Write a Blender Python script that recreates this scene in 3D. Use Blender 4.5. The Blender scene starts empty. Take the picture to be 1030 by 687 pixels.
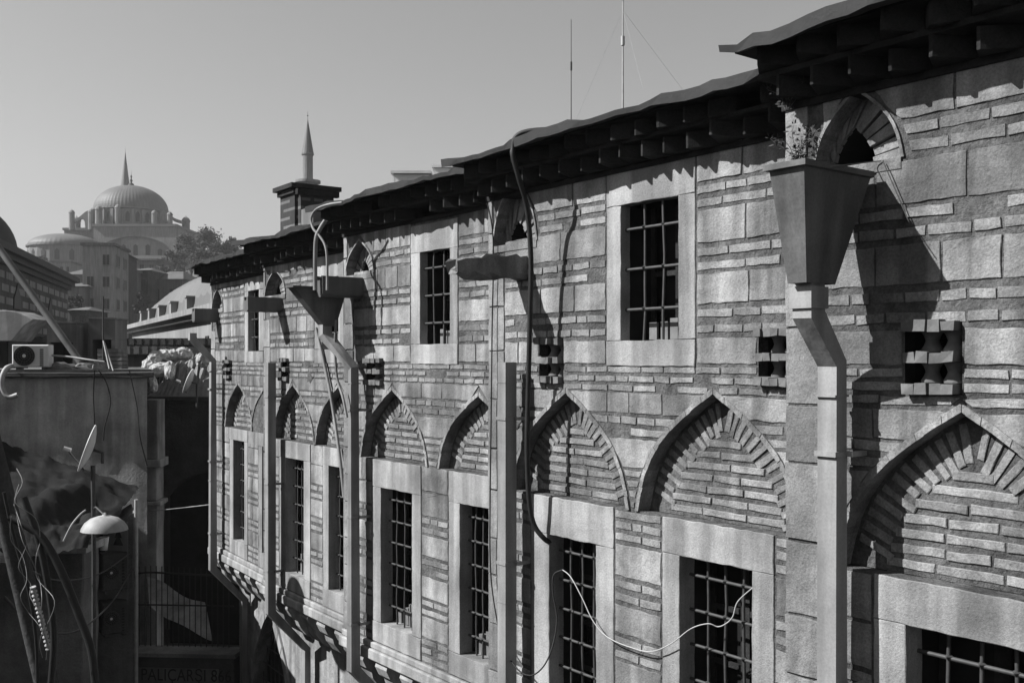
import bpy, bmesh, math, random
from mathutils import Vector, Matrix, noise as mnoise
random.seed(7)
R = random.random
def U(a, b): return a + (b - a) * R()
S = bpy.context.scene
COL = S.collection

# ------------------------------------------------------------------ camera, light, exposure
CAM_H = 7.6                     # the photographer stands at an upper window across the street
F = 1030.0                      # focal length in photo pixels
HX, HY = 515.0, 362.0           # centre column and horizon row of the photograph
cd = bpy.data.cameras.new("camera"); cam = bpy.data.objects.new("camera", cd); COL.objects.link(cam)
cam.location = (0, 0, CAM_H); cam.rotation_euler = (math.radians(90), 0, 0)
cd.sensor_width = 36; cd.lens = 36; cd.shift_y = 0.018; cd.clip_start = 0.05; cd.clip_end = 6000
S.camera = cam
SUN = Vector((1.13, 0.15, -0.92)).normalized()      # direction the light travels
ELEV = math.asin(-SUN.z)
w = bpy.data.worlds.new("World"); S.world = w; w.use_nodes = True
nt = w.node_tree; nt.nodes.clear()
sky = nt.nodes.new("ShaderNodeTexSky"); sky.sky_type = 'NISHITA'; sky.sun_disc = False
sky.sun_elevation = ELEV; sky.sun_rotation = math.radians(270) ; sky.air_density = 2.0; sky.dust_density = 0.6; sky.ozone_density = 1.0
bw = nt.nodes.new("ShaderNodeRGBToBW"); bg = nt.nodes.new("ShaderNodeBackground"); wo = nt.nodes.new("ShaderNodeOutputWorld")
bg.inputs[1].default_value = 0.05
nt.links.new(sky.outputs[0], bw.inputs[0]); nt.links.new(bw.outputs[0], bg.inputs[0]); nt.links.new(bg.outputs[0], wo.inputs[0])
sd = bpy.data.lights.new("sun", 'SUN'); sd.energy = 5.0; sd.angle = math.radians(0.5); sd.color = (1, 1, 1)
so = bpy.data.objects.new("sun", sd); COL.objects.link(so)
so.location = (-30, 0, 40); so.rotation_euler = (-SUN).to_track_quat('Z', 'Y').to_euler()
S.view_settings.view_transform = 'Standard'; S.view_settings.look = 'None'
S.view_settings.exposure = 0.82; S.view_settings.gamma = 1.0; S.view_settings.use_curve_mapping = False
S.cycles.max_bounces = 5; S.cycles.diffuse_bounces = 1; S.cycles.volume_bounces = 0
S.cycles.use_denoising = True; S.cycles.use_adaptive_sampling = True
S.cycles.volume_step_rate = 10; S.cycles.caustics_reflective = False; S.cycles.caustics_refractive = False

# ------------------------------------------------------------------ materials (a monochrome place)
def mat(name, lo, hi=None, scale=4.0, rough=0.9, bump=0.0, bscale=None, island=0.0, streak=0.0, spec=0.2, metal=0.0, detail=6, stain=0.0, grain=0.0, gs=70, b2=0.0, b2s=14):
    hi = lo if hi is None else hi
    m = bpy.data.materials.new(name); m.use_nodes = True; N = m.node_tree; b = N.nodes["Principled BSDF"]
    b.inputs["Roughness"].default_value = rough; b.inputs["Specular IOR Level"].default_value = spec; b.inputs["Metallic"].default_value = metal
    tc = N.nodes.new("ShaderNodeTexCoord"); no = N.nodes.new("ShaderNodeTexNoise")
    no.inputs["Scale"].default_value = scale; no.inputs["Detail"].default_value = detail; no.inputs["Roughness"].default_value = 0.62
    N.links.new(tc.outputs["Object"], no.inputs["Vector"])
    mr = N.nodes.new("ShaderNodeMapRange"); mr.inputs[1].default_value = 0.3; mr.inputs[2].default_value = 0.7
    mr.inputs[3].default_value = lo; mr.inputs[4].default_value = hi
    N.links.new(no.outputs[0], mr.inputs[0]); cur = mr.outputs[0]
    def mul(a, bsock):
        q = N.nodes.new("ShaderNodeMath"); q.operation = 'MULTIPLY'; N.links.new(a, q.inputs[0]); N.links.new(bsock, q.inputs[1]); return q.outputs[0]
    if island:
        g = N.nodes.new("ShaderNodeNewGeometry"); r = N.nodes.new("ShaderNodeMapRange")
        r.inputs[3].default_value = 1 - island; r.inputs[4].default_value = 1 + island
        N.links.new(g.outputs["Random Per Island"], r.inputs[0]); cur = mul(cur, r.outputs[0])
    if streak:   # rain streaks running down
        mp = N.nodes.new("ShaderNodeMapping"); mp.inputs[3].default_value = (2.6, 2.6, 0.22)
        n2 = N.nodes.new("ShaderNodeTexNoise"); n2.inputs["Scale"].default_value = 2.0; n2.inputs["Detail"].default_value = 5
        N.links.new(tc.outputs["Object"], mp.inputs[0]); N.links.new(mp.outputs[0], n2.inputs["Vector"])
        r = N.nodes.new("ShaderNodeMapRange"); r.inputs[1].default_value = 0.42; r.inputs[2].default_value = 0.62
        r.inputs[3].default_value = 1 - streak; r.inputs[4].default_value = 1.0
        N.links.new(n2.outputs[0], r.inputs[0]); cur = mul(cur, r.outputs[0])
    if stain:    # scattered dirt blotches with a shape of their own
        n3 = N.nodes.new("ShaderNodeTexNoise"); n3.inputs["Scale"].default_value = scale * 0.23; n3.inputs["Detail"].default_value = 8
        N.links.new(tc.outputs["Object"], n3.inputs["Vector"])
        r = N.nodes.new("ShaderNodeMapRange"); r.inputs[1].default_value = 0.36; r.inputs[2].default_value = 0.52
        r.inputs[3].default_value = 1 - stain; r.inputs[4].default_value = 1.0
        N.links.new(n3.outputs[0], r.inputs[0]); cur = mul(cur, r.outputs[0])
    if grain:    # pits and lichen specks
        n4 = N.nodes.new("ShaderNodeTexNoise"); n4.inputs["Scale"].default_value = gs; n4.inputs["Detail"].default_value = 4; n4.inputs["Roughness"].default_value = .75
        N.links.new(tc.outputs["Object"], n4.inputs["Vector"])
        r = N.nodes.new("ShaderNodeMapRange"); r.inputs[1].default_value = 0.33; r.inputs[2].default_value = 0.62
        r.inputs[3].default_value = 1 - grain; r.inputs[4].default_value = 1 + grain * .45
        N.links.new(n4.outputs[0], r.inputs[0]); cur = mul(cur, r.outputs[0])
    N.links.new(cur, b.inputs["Base Color"])
    if bump:
        nb = N.nodes.new("ShaderNodeTexNoise"); nb.inputs["Scale"].default_value = bscale or scale * 6; nb.inputs["Detail"].default_value = 5
        nb.inputs["Roughness"].default_value = 0.7
        N.links.new(tc.outputs["Object"], nb.inputs["Vector"])
        bp = N.nodes.new("ShaderNodeBump"); bp.inputs["Strength"].default_value = 1.0; bp.inputs["Distance"].default_value = bump
        N.links.new(nb.outputs[0], bp.inputs["Height"]); N.links.new(bp.outputs[0], b.inputs["Normal"])
        if b2:
            nc = N.nodes.new("ShaderNodeTexNoise"); nc.inputs["Scale"].default_value = b2s; nc.inputs["Detail"].default_value = 3
            N.links.new(tc.outputs["Object"], nc.inputs["Vector"]); bq = N.nodes.new("ShaderNodeBump"); bq.inputs["Distance"].default_value = b2
            N.links.new(nc.outputs[0], bq.inputs["Height"]); N.links.new(bq.outputs[0], bp.inputs["Normal"])
    return m
M = {}
M['stone'] = mat('ashlar stone', .23, .37, 5, .95, .007, 75, .22, .45, stain=.45, grain=.28, b2=.012, b2s=13)
M['frame'] = mat('dressed stone', .28, .39, 4, .95, .006, 80, .14, .42, stain=.4, grain=.22, b2=.006, b2s=9)
M['brick'] = mat('thin brick', .19, .34, 9, .95, .007, 70, .2, .35, stain=.4, grain=.35, b2=.006, b2s=25)
M['mortar'] = mat('lime mortar', .085, .17, 10, .98, .014, 60, 0, .3, stain=.35, grain=.35, gs=50, b2=.025, b2s=16)
M['soot_shade'] = mat('sooty shade-dark brick', .012, .032, 5, .95, .008, 40, .3, grain=.3)  # soot tone lowered further to paint the deep shade under the eaves
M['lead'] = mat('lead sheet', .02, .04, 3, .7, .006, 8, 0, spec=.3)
M['iron'] = mat('wrought iron', .03, .055, 20, .6, .001, 80, spec=.4)
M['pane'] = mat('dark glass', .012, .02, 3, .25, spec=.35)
M['dark'] = mat('dark interior', .012, .025, 3, .95)  # near-black colour stands for the lack of light inside deep openings
M['wood'] = mat('old boards', .10, .18, 6, .85, .003, 30, .2)
M['pipe'] = mat('painted sheet metal', .23, .32, 2.5, .6, .0012, 22, 0, .4, spec=.3, stain=.3, grain=.12, b2=.006, b2s=6)
M['hopper'] = mat('dull painted metal', .11, .16, 2.5, .6, .0012, 14, 0, .45, spec=.25, stain=.4, grain=.2, b2=.012, b2s=5)
M['enamel'] = mat('chipped enamel', .30, .42, 4, .6, 0, None, 0, .3, spec=.3, stain=.2)
M['tin'] = mat('weathered tin', .10, .15, 3, .6, .001, 20, 0, .3, spec=.4, stain=.3)
M['clay'] = mat('fired clay', .08, .17, 9, .9, .003, 40, .15)
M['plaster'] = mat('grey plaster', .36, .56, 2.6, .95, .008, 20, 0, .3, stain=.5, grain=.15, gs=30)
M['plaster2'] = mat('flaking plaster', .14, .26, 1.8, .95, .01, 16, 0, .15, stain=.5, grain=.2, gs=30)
M['darkwall'] = mat('sooty wall', .045, .09, 1.6, .95, .012, 14, 0, .12, stain=.4, grain=.25, gs=30)  # tone kept very low so alley surfaces carry the street's shade in their colour
M['white'] = mat('white enamel', .55, .72, 2, .5, 0, None, 0, .1, spec=.4)
M['sack'] = mat('white sacks', .32, .62, 5, .85, .02, 14, .15, 0, stain=.4, b2=.03, b2s=6)
M['black'] = mat('black rubber', .012, .02, 9, .6, .001, 40, spec=.3)
M['cable'] = mat('grey cable', .25, .4, 9, .6, spec=.3)
M['wcable'] = mat('pale cable', .30, .42, 9, .5, spec=.3)
M['tarp'] = mat('dark tarpaulin', .012, .028, 2.5, .95, .01, 6, 0, spec=.04)
M['ground'] = mat('street paving', .04, .07, 1.2, .95, .01, 9)
M['soil'] = mat('hillside soil', .07, .13, .05, 1)
M['leaf'] = mat('foliage', .025, .06, .5, .9, 0, None, .35)
M['bark'] = mat('bark', .07, .12, 4, .95, .01, 20)
M['housew'] = mat('pale house wall', .20, .30, .3, .95, .01, 3, 0, .25, stain=.2)
M['housed'] = mat('dull house wall', .10, .17, .3, .95, .01, 3, 0, .25, stain=.2)
M['tile'] = mat('old roof tiles', .08, .13, .6, .95, .02, 6)
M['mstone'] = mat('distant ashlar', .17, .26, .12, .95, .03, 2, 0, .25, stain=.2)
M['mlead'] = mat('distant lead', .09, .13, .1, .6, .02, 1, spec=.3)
M['hole'] = mat('window dark', .02, .035, .5, .5)
def striped(name, a, b_, period, thick):       # banded masonry seen from afar: courses of stone and brick
    m = mat(name, .2, .3, .8, .95, .01, 9, 0, .2, stain=.25); N = m.node_tree; b = N.nodes["Principled BSDF"]
    old = b.inputs["Base Color"].links[0].from_socket
    tc = N.nodes.new("ShaderNodeTexCoord"); br = N.nodes.new("ShaderNodeTexBrick"); mp = N.nodes.new("ShaderNodeMapping")
    mp.inputs[2].default_value = (math.radians(90), 0, 0)
    sp = N.nodes.new("ShaderNodeSeparateXYZ"); cb = N.nodes.new("ShaderNodeCombineXYZ"); ad = N.nodes.new("ShaderNodeMath")
    N.links.new(tc.outputs["Object"], sp.inputs[0]); N.links.new(sp.outputs[0], ad.inputs[0]); N.links.new(sp.outputs[1], ad.inputs[1])
    N.links.new(ad.outputs[0], cb.inputs[0]); N.links.new(sp.outputs[2], cb.inputs[1])
    N.links.new(cb.outputs[0], br.inputs["Vector"])
    br.inputs["Scale"].default_value = 1; br.inputs["Brick Width"].default_value = period * 2.2; br.inputs["Row Height"].default_value = period
    br.inputs["Mortar Size"].default_value = thick
    br.inputs["Color1"].default_value = (a, a, a, 1); br.inputs["Color2"].default_value = (a * .8, a * .8, a * .8, 1); br.inputs["Mortar"].default_value = (b_, b_, b_, 1)
    q = N.nodes.new("ShaderNodeMath"); q.operation = 'MULTIPLY'; q2 = N.nodes.new("ShaderNodeMath"); q2.operation = 'MULTIPLY'; q2.inputs[1].default_value = 4
    N.links.new(old, q.inputs[0]); N.links.new(br.outputs[0], q.inputs[1]); N.links.new(q.outputs[0], q2.inputs[0]); N.links.new(q2.outputs[0], b.inputs["Base Color"])
    return m
M['band'] = striped('banded masonry', .29, .10, .55, .13)
M['chim'] = striped('chimney brick', .16, .045, .17, .06)

# ------------------------------------------------------------------ mesh helpers
class MB:
    def __init__(s): s.v = []; s.f = []; s.m = []; s.sm = []
    def add(s, vs, fs, mi=0, smooth=False):
        o = len(s.v); s.v += [tuple(p) for p in vs]
        for f in fs: s.f.append([i + o for i in f]); s.m.append(mi); s.sm.append(smooth)
    def build(s, name, mats, parent=None, flip=True):
        me = bpy.data.meshes.new(name)
        me.from_pydata(s.v, [], s.f)
        for q in (mats if isinstance(mats, (list, tuple)) else [mats]): me.materials.append(q)
        me.polygons.foreach_set("material_index", s.m); me.polygons.foreach_set("use_smooth", s.sm)
        if flip:
            bm = bmesh.new(); bm.from_mesh(me); bmesh.ops.recalc_face_normals(bm, faces=bm.faces); bm.to_mesh(me); bm.free()
        me.update()
        o = bpy.data.objects.new(name, me); COL.objects.link(o)
        if parent is not None: hang(o, parent)
        return o
def wloc(o):
    p = Vector(o.location) if o.parent is None else o['_w']
    return Vector(p)
def hang(o, parent):                              # child built in world coordinates
    o.parent = parent
    root = parent
    off = Vector((0, 0, 0))
    while root is not None:
        off += Vector(root.location) ; root = root.parent
    o.location = -off
def thing(name, label, cat, loc=(0, 0, 0), group=None):
    o = bpy.data.objects.new(name, None); COL.objects.link(o); o.location = loc; o.empty_display_size = .2
    o['label'] = label; o['category'] = cat
    if group: o['group'] = group
    return o
def tag(o, label, cat, group=None):
    o['label'] = label; o['category'] = cat
    if group: o['group'] = group
    return o
def struct(o, kind='structure'): o['kind'] = kind; return o
def recentre(o):                                   # put a one-mesh thing's origin at its base
    me = o.data; n = len(me.vertices); 
    xs = [v.co for v in me.vertices]; c = Vector((sum(v.x for v in xs) / n, sum(v.y for v in xs) / n, min(v.z for v in xs)))
    me.transform(Matrix.Translation(-c)); o.location = c; return o
CUBE = [(0, 1, 3, 2), (4, 6, 7, 5), (0, 4, 5, 1), (2, 3, 7, 6), (0, 2, 6, 4), (1, 5, 7, 3)]
class Fr:                                          # a local frame: s along, e outward, z up
    def __init__(s, o, r, n): s.o = Vector(o); s.r = Vector(r).normalized(); s.n = Vector(n).normalized()
    def P(s, a, e, z): return s.o + s.r * a + s.n * e + Vector((0, 0, z))
WORLD = Fr((0, 0, 0), (1, 0, 0), (0, 1, 0))
def box(mb, fr, s0, s1, e0, e1, z0, z1, mi=0, j=0.0):
    mb.add([fr.P(a + U(-j, j), e + U(-j, j), z + U(-j, j)) for a in (s0, s1) for e in (e0, e1) for z in (z0, z1)], CUBE, mi)
def slab(mb, fr, poly, e0, e1, mi=0, bev=.006, j=0.0, sub=0):    # outline (s,z) extruded from e0 to e1, front edge bevelled
    if sub:
        q = []
        for i in range(len(poly)):
            a, b = poly[i], poly[(i + 1) % len(poly)]; L = math.hypot(b[0] - a[0], b[1] - a[1]); k = max(1, int(L / sub))
            for t in range(k): q.append((a[0] + (b[0] - a[0]) * t / k, a[1] + (b[1] - a[1]) * t / k))
        poly = q
    if j: poly = [(a + U(-j, j), b + U(-j, j)) for a, b in poly]
    n = len(poly); cx = sum(p[0] for p in poly) / n; cz = sum(p[1] for p in poly) / n
    def inset(p):
        dx, dz = cx - p[0], cz - p[1]; 
        return (p[0] + math.copysign(min(bev, abs(dx)), dx), p[1] + math.copysign(min(bev, abs(dz)), dz))
    ej = [U(-j, j) * .5 for _ in range(n)]
    back = [fr.P(p[0], e0, p[1]) for p in poly]
    rim = [fr.P(p[0], e1 - bev * .8, p[1]) for p in poly]
    fro = [fr.P(*(lambda q, i: (q[0], e1 + ej[i], q[1]))(inset(p), i)) for i, p in enumerate(poly)]
    fs = [[i, (i + 1) % n, n + (i + 1) % n, n + i] for i in range(n)] + [[n + i, n + (i + 1) % n, 2 * n + (i + 1) % n, 2 * n + i] for i in range(n)] + [[2 * n + i for i in range(n)]]
    mb.add(back + rim + fro, fs, mi)
def catmull(pts, k=6):
    pts = [Vector(p) for p in pts]; out = []
    if len(pts) < 3: return pts
    for i in range(len(pts) - 1):
        p0, p1, p2, p3 = pts[max(i - 1, 0)], pts[i], pts[i + 1], pts[min(i + 2, len(pts) - 1)]
        for t in range(k):
            t /= k
            out.append(.5 * ((2 * p1) + (p2 - p0) * t + (2 * p0 - 5 * p1 + 4 * p2 - p3) * t * t + (3 * p1 - p0 - 3 * p2 + p3) * t ** 3))
    out.append(pts[-1]); return out
def tube(mb, pts, r, mi=0, n=7, taper=1.0, cap=True):
    pts = [Vector(p) for p in pts]; rings = []; m = len(pts); up = None
    for i, p in enumerate(pts):
        t = (pts[min(i + 1, m - 1)] - pts[max(i - 1, 0)]).normalized()
        if up is None: up = t.orthogonal().normalized()
        up = (up - t * up.dot(t)).normalized(); b = t.cross(up)
        rr = (r(i / (m - 1)) if callable(r) else r * (1 + (taper - 1) * i / (m - 1)))
        rings.append([p + (up * math.cos(2 * math.pi * k / n) + b * math.sin(2 * math.pi * k / n)) * rr for k in range(n)])
    fs = [[i * n + k, i * n + (k + 1) % n, (i + 1) * n + (k + 1) % n, (i + 1) * n + k] for i in range(m - 1) for k in range(n)]
    mb.add([p for q in rings for p in q], fs, mi, True)
    if cap:
        mb.add(rings[0], [list(range(n))], mi); mb.add(rings[-1], [list(range(n))], mi)
def lathe(mb, c, prof, mi=0, n=24, smooth=True, rib=0.0, ribs=0, a0=0.0, a1=2 * math.pi, sq=None):
    c = Vector(c); full = abs(a1 - a0 - 2 * math.pi) < 1e-6; cnt = n if full else n + 1; vs = []
    for (r, z) in prof:
        for k in range(cnt):
            a = a0 + (a1 - a0) * k / n
            rr = r * (1 + (rib if ribs and (k % (n // ribs)) == 0 else 0))
            vs.append(c + Vector((math.cos(a) * rr, math.sin(a) * rr, z)))
    fs = []
    for i in range(len(prof) - 1):
        for k in range(cnt if full else n):
            fs.append([i * cnt + k, i * cnt + (k + 1) % cnt, (i + 1) * cnt + (k + 1) % cnt, (i + 1) * cnt + k])
    mb.add(vs, fs, mi, smooth)
def ray(x, y, Z): return Vector(((x - HX) / F * Z, Z, CAM_H + (HY - y) / F * Z))
# ------------------------------------------------------------------ ground, hill
gm = MB(); gm.add([(-3000, -200, 0), (3000, -200, 0), (3000, 5000, 0), (-3000, 5000, 0)], [(0, 1, 2, 3)])
struct(gm.build('ground', M['ground'], flip=False))
def hill_z(x, y):
    t = max(0, min(1, (y - 90) / 240)); t = t * t * (3 - 2 * t)
    return 37 * t * max(0, 1 - max(0, abs(x + 90) - 70) / 260) + .8 * math.sin(x * .07) * t - .3 + (0 if t else 0)
hm = MB(); NXH, NYH = 48, 40
for j in range(NYH + 1):
    for i in range(NXH + 1):
        x = -380 + 620 * i / NXH; y = 80 + 420 * j / NYH; hm.v.append((x, y, hill_z(x, y)))
for j in range(NYH):
    for i in range(NXH):
        a = j * (NXH + 1) + i; hm.f.append([a, a + 1, a + NXH + 2, a + NXH + 1]); hm.m.append(0); hm.sm.append(True)
struct(hm.build('hill', M['soil'], flip=False))

# ------------------------------------------------------------------ the stone and brick building
class Bay(Fr):
    def __init__(s, cx, Z, vx):
        th = math.atan((HX - vx) / F); s.th = th
        s.o = Vector(((cx - HX) / F * Z, Z, CAM_H)); s.r = Vector((math.sin(th), -math.cos(th), 0)); s.n = Vector((-math.cos(th), -math.sin(th), 0))
    def at(s, x, y, e=0.0):                       # photo pixel -> (s, z) on the wall (or on a plane e in front of it)
        u, v = (x - HX) / F, (HY - y) / F; o = s.o + s.n * e
        Z = (o.x * s.n.x + o.y * s.n.y) / (u * s.n.x + s.n.y)
        p = Vector((u * Z, Z, 0)) - o; p.z = 0
        return p.dot(s.r), v * Z
    def sx(s, x, e=0.0): return s.at(x, HY, e)[0]
bays = [Bay(793, 5.98, -290), Bay(493, 9.39, -240), Bay(347, 12.54, -270), Bay(266, 15.35, -220), Bay(213, 18.4, -150)]
for i, b in enumerate(bays):
    b.end = 7.0 if i == 0 else (bays[i - 1].o - b.o).dot(b.r)
    b.deep = .8 if i == 0 else max(.3, (bays[i - 1].o - b.o).dot(bays[i - 1].n) )
HAN = thing('stone_building', 'long Ottoman stone and brick building with stepped overhanging bays and barred windows', 'building', (0, 12, 0))
PROFILE = [(1.0, 0), (.955, .16), (.9, .30), (.815, .44), (.71, .56), (.55, .69), (.40, .785), (.22, .89), (.10, .95), (0, 1.0)]
class Arch:
    def __init__(s, sa, w, zb, za, tail=.02): s.sa, s.w, s.zb, s.za = sa, w, zb, za
    def half(s, z):
        t = (z - s.zb) / (s.za - s.zb)
        if t >= 1: return 0
        if t <= 0: return s.w
        for (x0, t0), (x1, t1) in zip(PROFILE, PROFILE[1:]):
            if t0 <= t <= t1: return s.w * (x0 + (x1 - x0) * (t - t0) / (t1 - t0))
    def curve(s, g=0.0, k=3):                     # left base -> apex -> right base, grown by g
        L = [(-x * (s.w + g), s.zb + t * (s.za - s.zb + g * 1.25)) for x, t in PROFILE]
        q = []
        for (a, b), (c, d) in zip(L, L[1:]):
            for t in range(k): q.append((a + (c - a) * t / k, b + (d - b) * t / k))
        q.append(L[-1])
        return [(s.sa + a, b) for a, b in q] + [(s.sa - a, b) for a, b in reversed(q[:-1])]
    def span(s, z, g=.05):
        if z < s.zb or z > s.za + g: return None
        h = s.half(min(z, s.za)) + g
        return s.sa - h, s.sa + h
class Rect:
    def __init__(s, s0, s1, z0, z1): s.a, s.b, s.z0, s.z1 = s0, s1, z0, z1
    def span(s, z): return (s.a, s.b) if s.z0 < z < s.z1 else None
def holed(mb, fr, outer, holes, e0, e1, mi=0):     # flat wall with holes, extruded from e0 to e1
    cu = bpy.data.curves.new('tmp', 'CURVE'); cu.dimensions = '2D'; cu.fill_mode = 'BOTH'; cu.extrude = (e1 - e0) / 2
    for poly in [outer] + holes:
        sp = cu.splines.new('POLY'); sp.points.add(len(poly) - 1); sp.use_cyclic_u = True
        for p, (a, z) in zip(sp.points, poly): p.co = (a, z, 0, 1)
    ob = bpy.data.objects.new('tmp', cu); COL.objects.link(ob)
    dg = bpy.context.evaluated_depsgraph_get(); me = ob.evaluated_get(dg).to_mesh()
    mid = (e0 + e1) / 2
    mb.add([fr.P(v.co.x, mid + v.co.z, v.co.y) for v in me.vertices], [list(p.vertices) for p in me.polygons], mi)
    ob.evaluated_get(dg).to_mesh_clear(); bpy.data.objects.remove(ob); bpy.data.curves.remove(cu)
ROWS = [(1.51, 1.26, 's'), (1.255, 1.065, 'b2'), (1.06, .82, 's'), (.815, .615, 'b2'), (.61, .39, 's'), (.385, .165, 'b2'), (.16, -.03, 's'),
        (-.035, -.25, 'b3'), (-.255, -.42, 's'), (-.425, -.60, 'b2'), (-.605, -.83, 's'), (-.835, -1.15, 'b4'), (-1.155, -1.42, 'L'),
        (-1.425, -1.68, 's'), (-1.685, -1.89, 'b2'), (-1.895, -2.12, 's'), (-2.125, -2.33, 'b2'), (-2.335, -2.57, 's'), (-2.575, -2.77, 'b2'),
        (-2.775, -3.0, 's'), (-3.005, -3.28, 'b3')]
def gaps(b, obs, z, s0, s1):
    ivs = sorted([(sp, o) for o in obs for sp in [o.span(z)] if sp], key=lambda q: q[0][0])
    cur, co, out = s0, None, []
    for (a, c), o in ivs:
        if a > cur + .02: out.append((cur, min(a, s1), co, o))
        if c > cur: cur, co = c, o
        if cur >= s1: break
    if cur < s1 - .02: out.append((cur, s1, co, None))
    return out
def lay(mb, b, obs, zt, zb, s0, s1, lens, prot, mi, gap, jit, bev, skip=0.0):
    zm = (zt + zb) / 2
    for a, c, oa, oc in gaps(b, obs, zm, s0, s1):
        L = c - a
        if L < .04: continue
        n = max(1, round(L / U(*lens))); cuts = [0] + sorted([(k + U(-.22, .22)) / n for k in range(1, n)]) + [1]
        for k in range(n):
            x0, x1 = a + L * cuts[k] + gap / 2, a + L * cuts[k + 1] - gap / 2
            if x1 - x0 < .03 or R() < skip: continue
            xb0 = xt0 = x0; xb1 = xt1 = x1
            if k == 0 and isinstance(oa, Arch):
                f = lambda z: (oa.span(max(z, oa.zb + .001)) or (0, oa.sa))[1] + gap / 2
                xb0, xt0 = f(zb), f(zt)
            if k == n - 1 and isinstance(oc, Arch):
                f = lambda z: (oc.span(max(z, oc.zb + .001)) or (oc.sa, 0))[0] - gap / 2
                xb1, xt1 = f(zb), f(zt)
            if xb1 - xb0 < .02 and xt1 - xt0 < .02: continue
            xb1 = max(xb1, xb0 + .01); xt1 = max(xt1, xt0 + .01)
            tl = U(-.0045, .0045) if mi == 2 else U(-.003, .003)
            slab(mb, b, [(xb0, zb + tl), (xb1, zb - tl), (xt1, zt - tl), (xt0, zt + tl)], -.02, prot * U(.7, 1.3), mi, bev, jit, .06 if b.sub else 0)
def bargrid(b, s0, s1, z0, z1, e, nv, nh, knot, parent, r=.011, ztop=None):
    mb = MB()
    for k in range(nv):
        s = s0 + (s1 - s0) * (k + 1) / (nv + 1); tube(mb, [b.P(s + U(-.007, .007), e + U(-.008, .008), z0 - .02 + (z1 - z0 + .04) * q / 5) for q in range(6)], r, 0, 6)
    for k in range(nh):
        z = z0 + (z1 - z0) * (k + .75) / (nh + .35); tube(mb, [b.P(s0 - .03, e, z), b.P(s1 + .03, e, z)], r * 1.15, 0, 6)
        for q in range(nv):                       # forged knots where the bars cross
            s = s0 + (s1 - s0) * (q + 1) / (nv + 1); c = b.P(s, e, z)
            rr = knot; mb.add([c + b.r * x * rr + b.n * y * rr + Vector((0, 0, w_)) * rr for x, y, w_ in
                ((1, 0, .35), (-1, 0, .35), (0, 1.15, .35), (0, -1.15, .35), (0, 0, 1), (0, 0, -1.15))],
                [(0, 2, 4), (2, 1, 4), (1, 3, 4), (3, 0, 4), (2, 0, 5), (1, 2, 5), (3, 1, 5), (0, 3, 5)])
    return mb.build('grille', M['iron'], parent)
def window(b, x0, x1, y0, jl, jr, ztop, zbot, sillz, nv, nh, planks=0, yb=None):
    s0, z1 = b.at(x0, y0); s1 = b.sx(x1) if x1 < 2000 else s0 + .7
    z0 = b.at(x0, yb)[1] if yb else zbot
    a0 = b.sx(jl); a1 = b.sx(jr) if jr < 2000 else s1 + .13
    mb = MB(); sb = .07 if b.sub else 0
    rv = -.09 if nv == 2 else -.15
    slab(mb, b, [(a0, z1), (a1, z1), (a1, ztop), (a0, ztop)], rv, .012, 0, .004, .004, sb)
    slab(mb, b, [(a0, z0 - .003), (s0, z0 - .003), (s0, z1 - .003), (a0, z1 - .003)], rv, .009, 0, .004, .0035, sb)
    slab(mb, b, [(s1, z0 - .003), (a1, z0 - .003), (a1, z1 - .003), (s1, z1 - .003)], rv, .009, 0, .004, .0035, sb)
    slab(mb, b, [(a0, sillz), (a1, sillz), (a1, z0 - .006), (a0, z0 - .006)], -.26, .014, 0, .004, .004, sb)
    wd = mb.build('window', M['frame'], HAN)
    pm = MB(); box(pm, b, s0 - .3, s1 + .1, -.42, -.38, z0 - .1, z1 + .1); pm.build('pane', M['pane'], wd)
    im = MB()
    for a_, c_ in ((s0 - .06, s0 - .012), (s1 + .012, s1 + .06)): box(im, b, a_, c_, -.379, rv - .002, z0, z1)
    im.build('jamb_shade', M['dark'], wd)  # near-black boxes paint the shade on the reveal sides
    sh = MB(); wdt = s1 - s0                       # the timber casement behind the bars
    for f0, f1 in ((.0, .07), (.44, .56), (.93, 1.0)): box(sh, b, s0 + wdt * f0, s0 + wdt * f1, -.34, -.315, z0, z1)
    nhh = 2 if z1 - z0 < 1.2 else 4
    for k in range(1, nhh): box(sh, b, s0 + .03, s1 - .03, -.337, -.318, z0 + (z1 - z0) * k / nhh - .02, z0 + (z1 - z0) * k / nhh + .02)
    sh.build('casement', M['soot_shade'], wd)
    bargrid(b, s0, s1, z0, z1, -.05 if nv == 2 else -.11, nv, nh, .026, wd)
    if planks:
        k = MB(); x = s0 + wdt * .2
        while x < s1 - .05:
            d = U(.05, .085); box(k, b, x, min(x + d, s1 - .005), -.2, -.18, z0 + .002, z0 + U(.13, .17)); x += d + U(.02, .05)
        k.build('board', M['wood'], wd)
    elif b is not bays[4]:                         # things stored on the inside sill
        k = MB(); x = s0 + .1
        for _ in range(3):
            d = U(.06, .1)
            if x + d < s1: box(k, b, x, x + d, -.225, -.17, z0 + .002, z0 + U(.12, .26), 0, .008)
            x += d + U(.03, .08)
        k.build('stored_goods', M['wood'], wd)
    return Rect(a0 - .012, a1 + .012, sillz - .012, ztop + .012), [(a0 + .004, sillz + .004), (a1 - .004, sillz + .004), (a1 - .004, ztop - .004), (a0 + .004, ztop - .004)]
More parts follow.
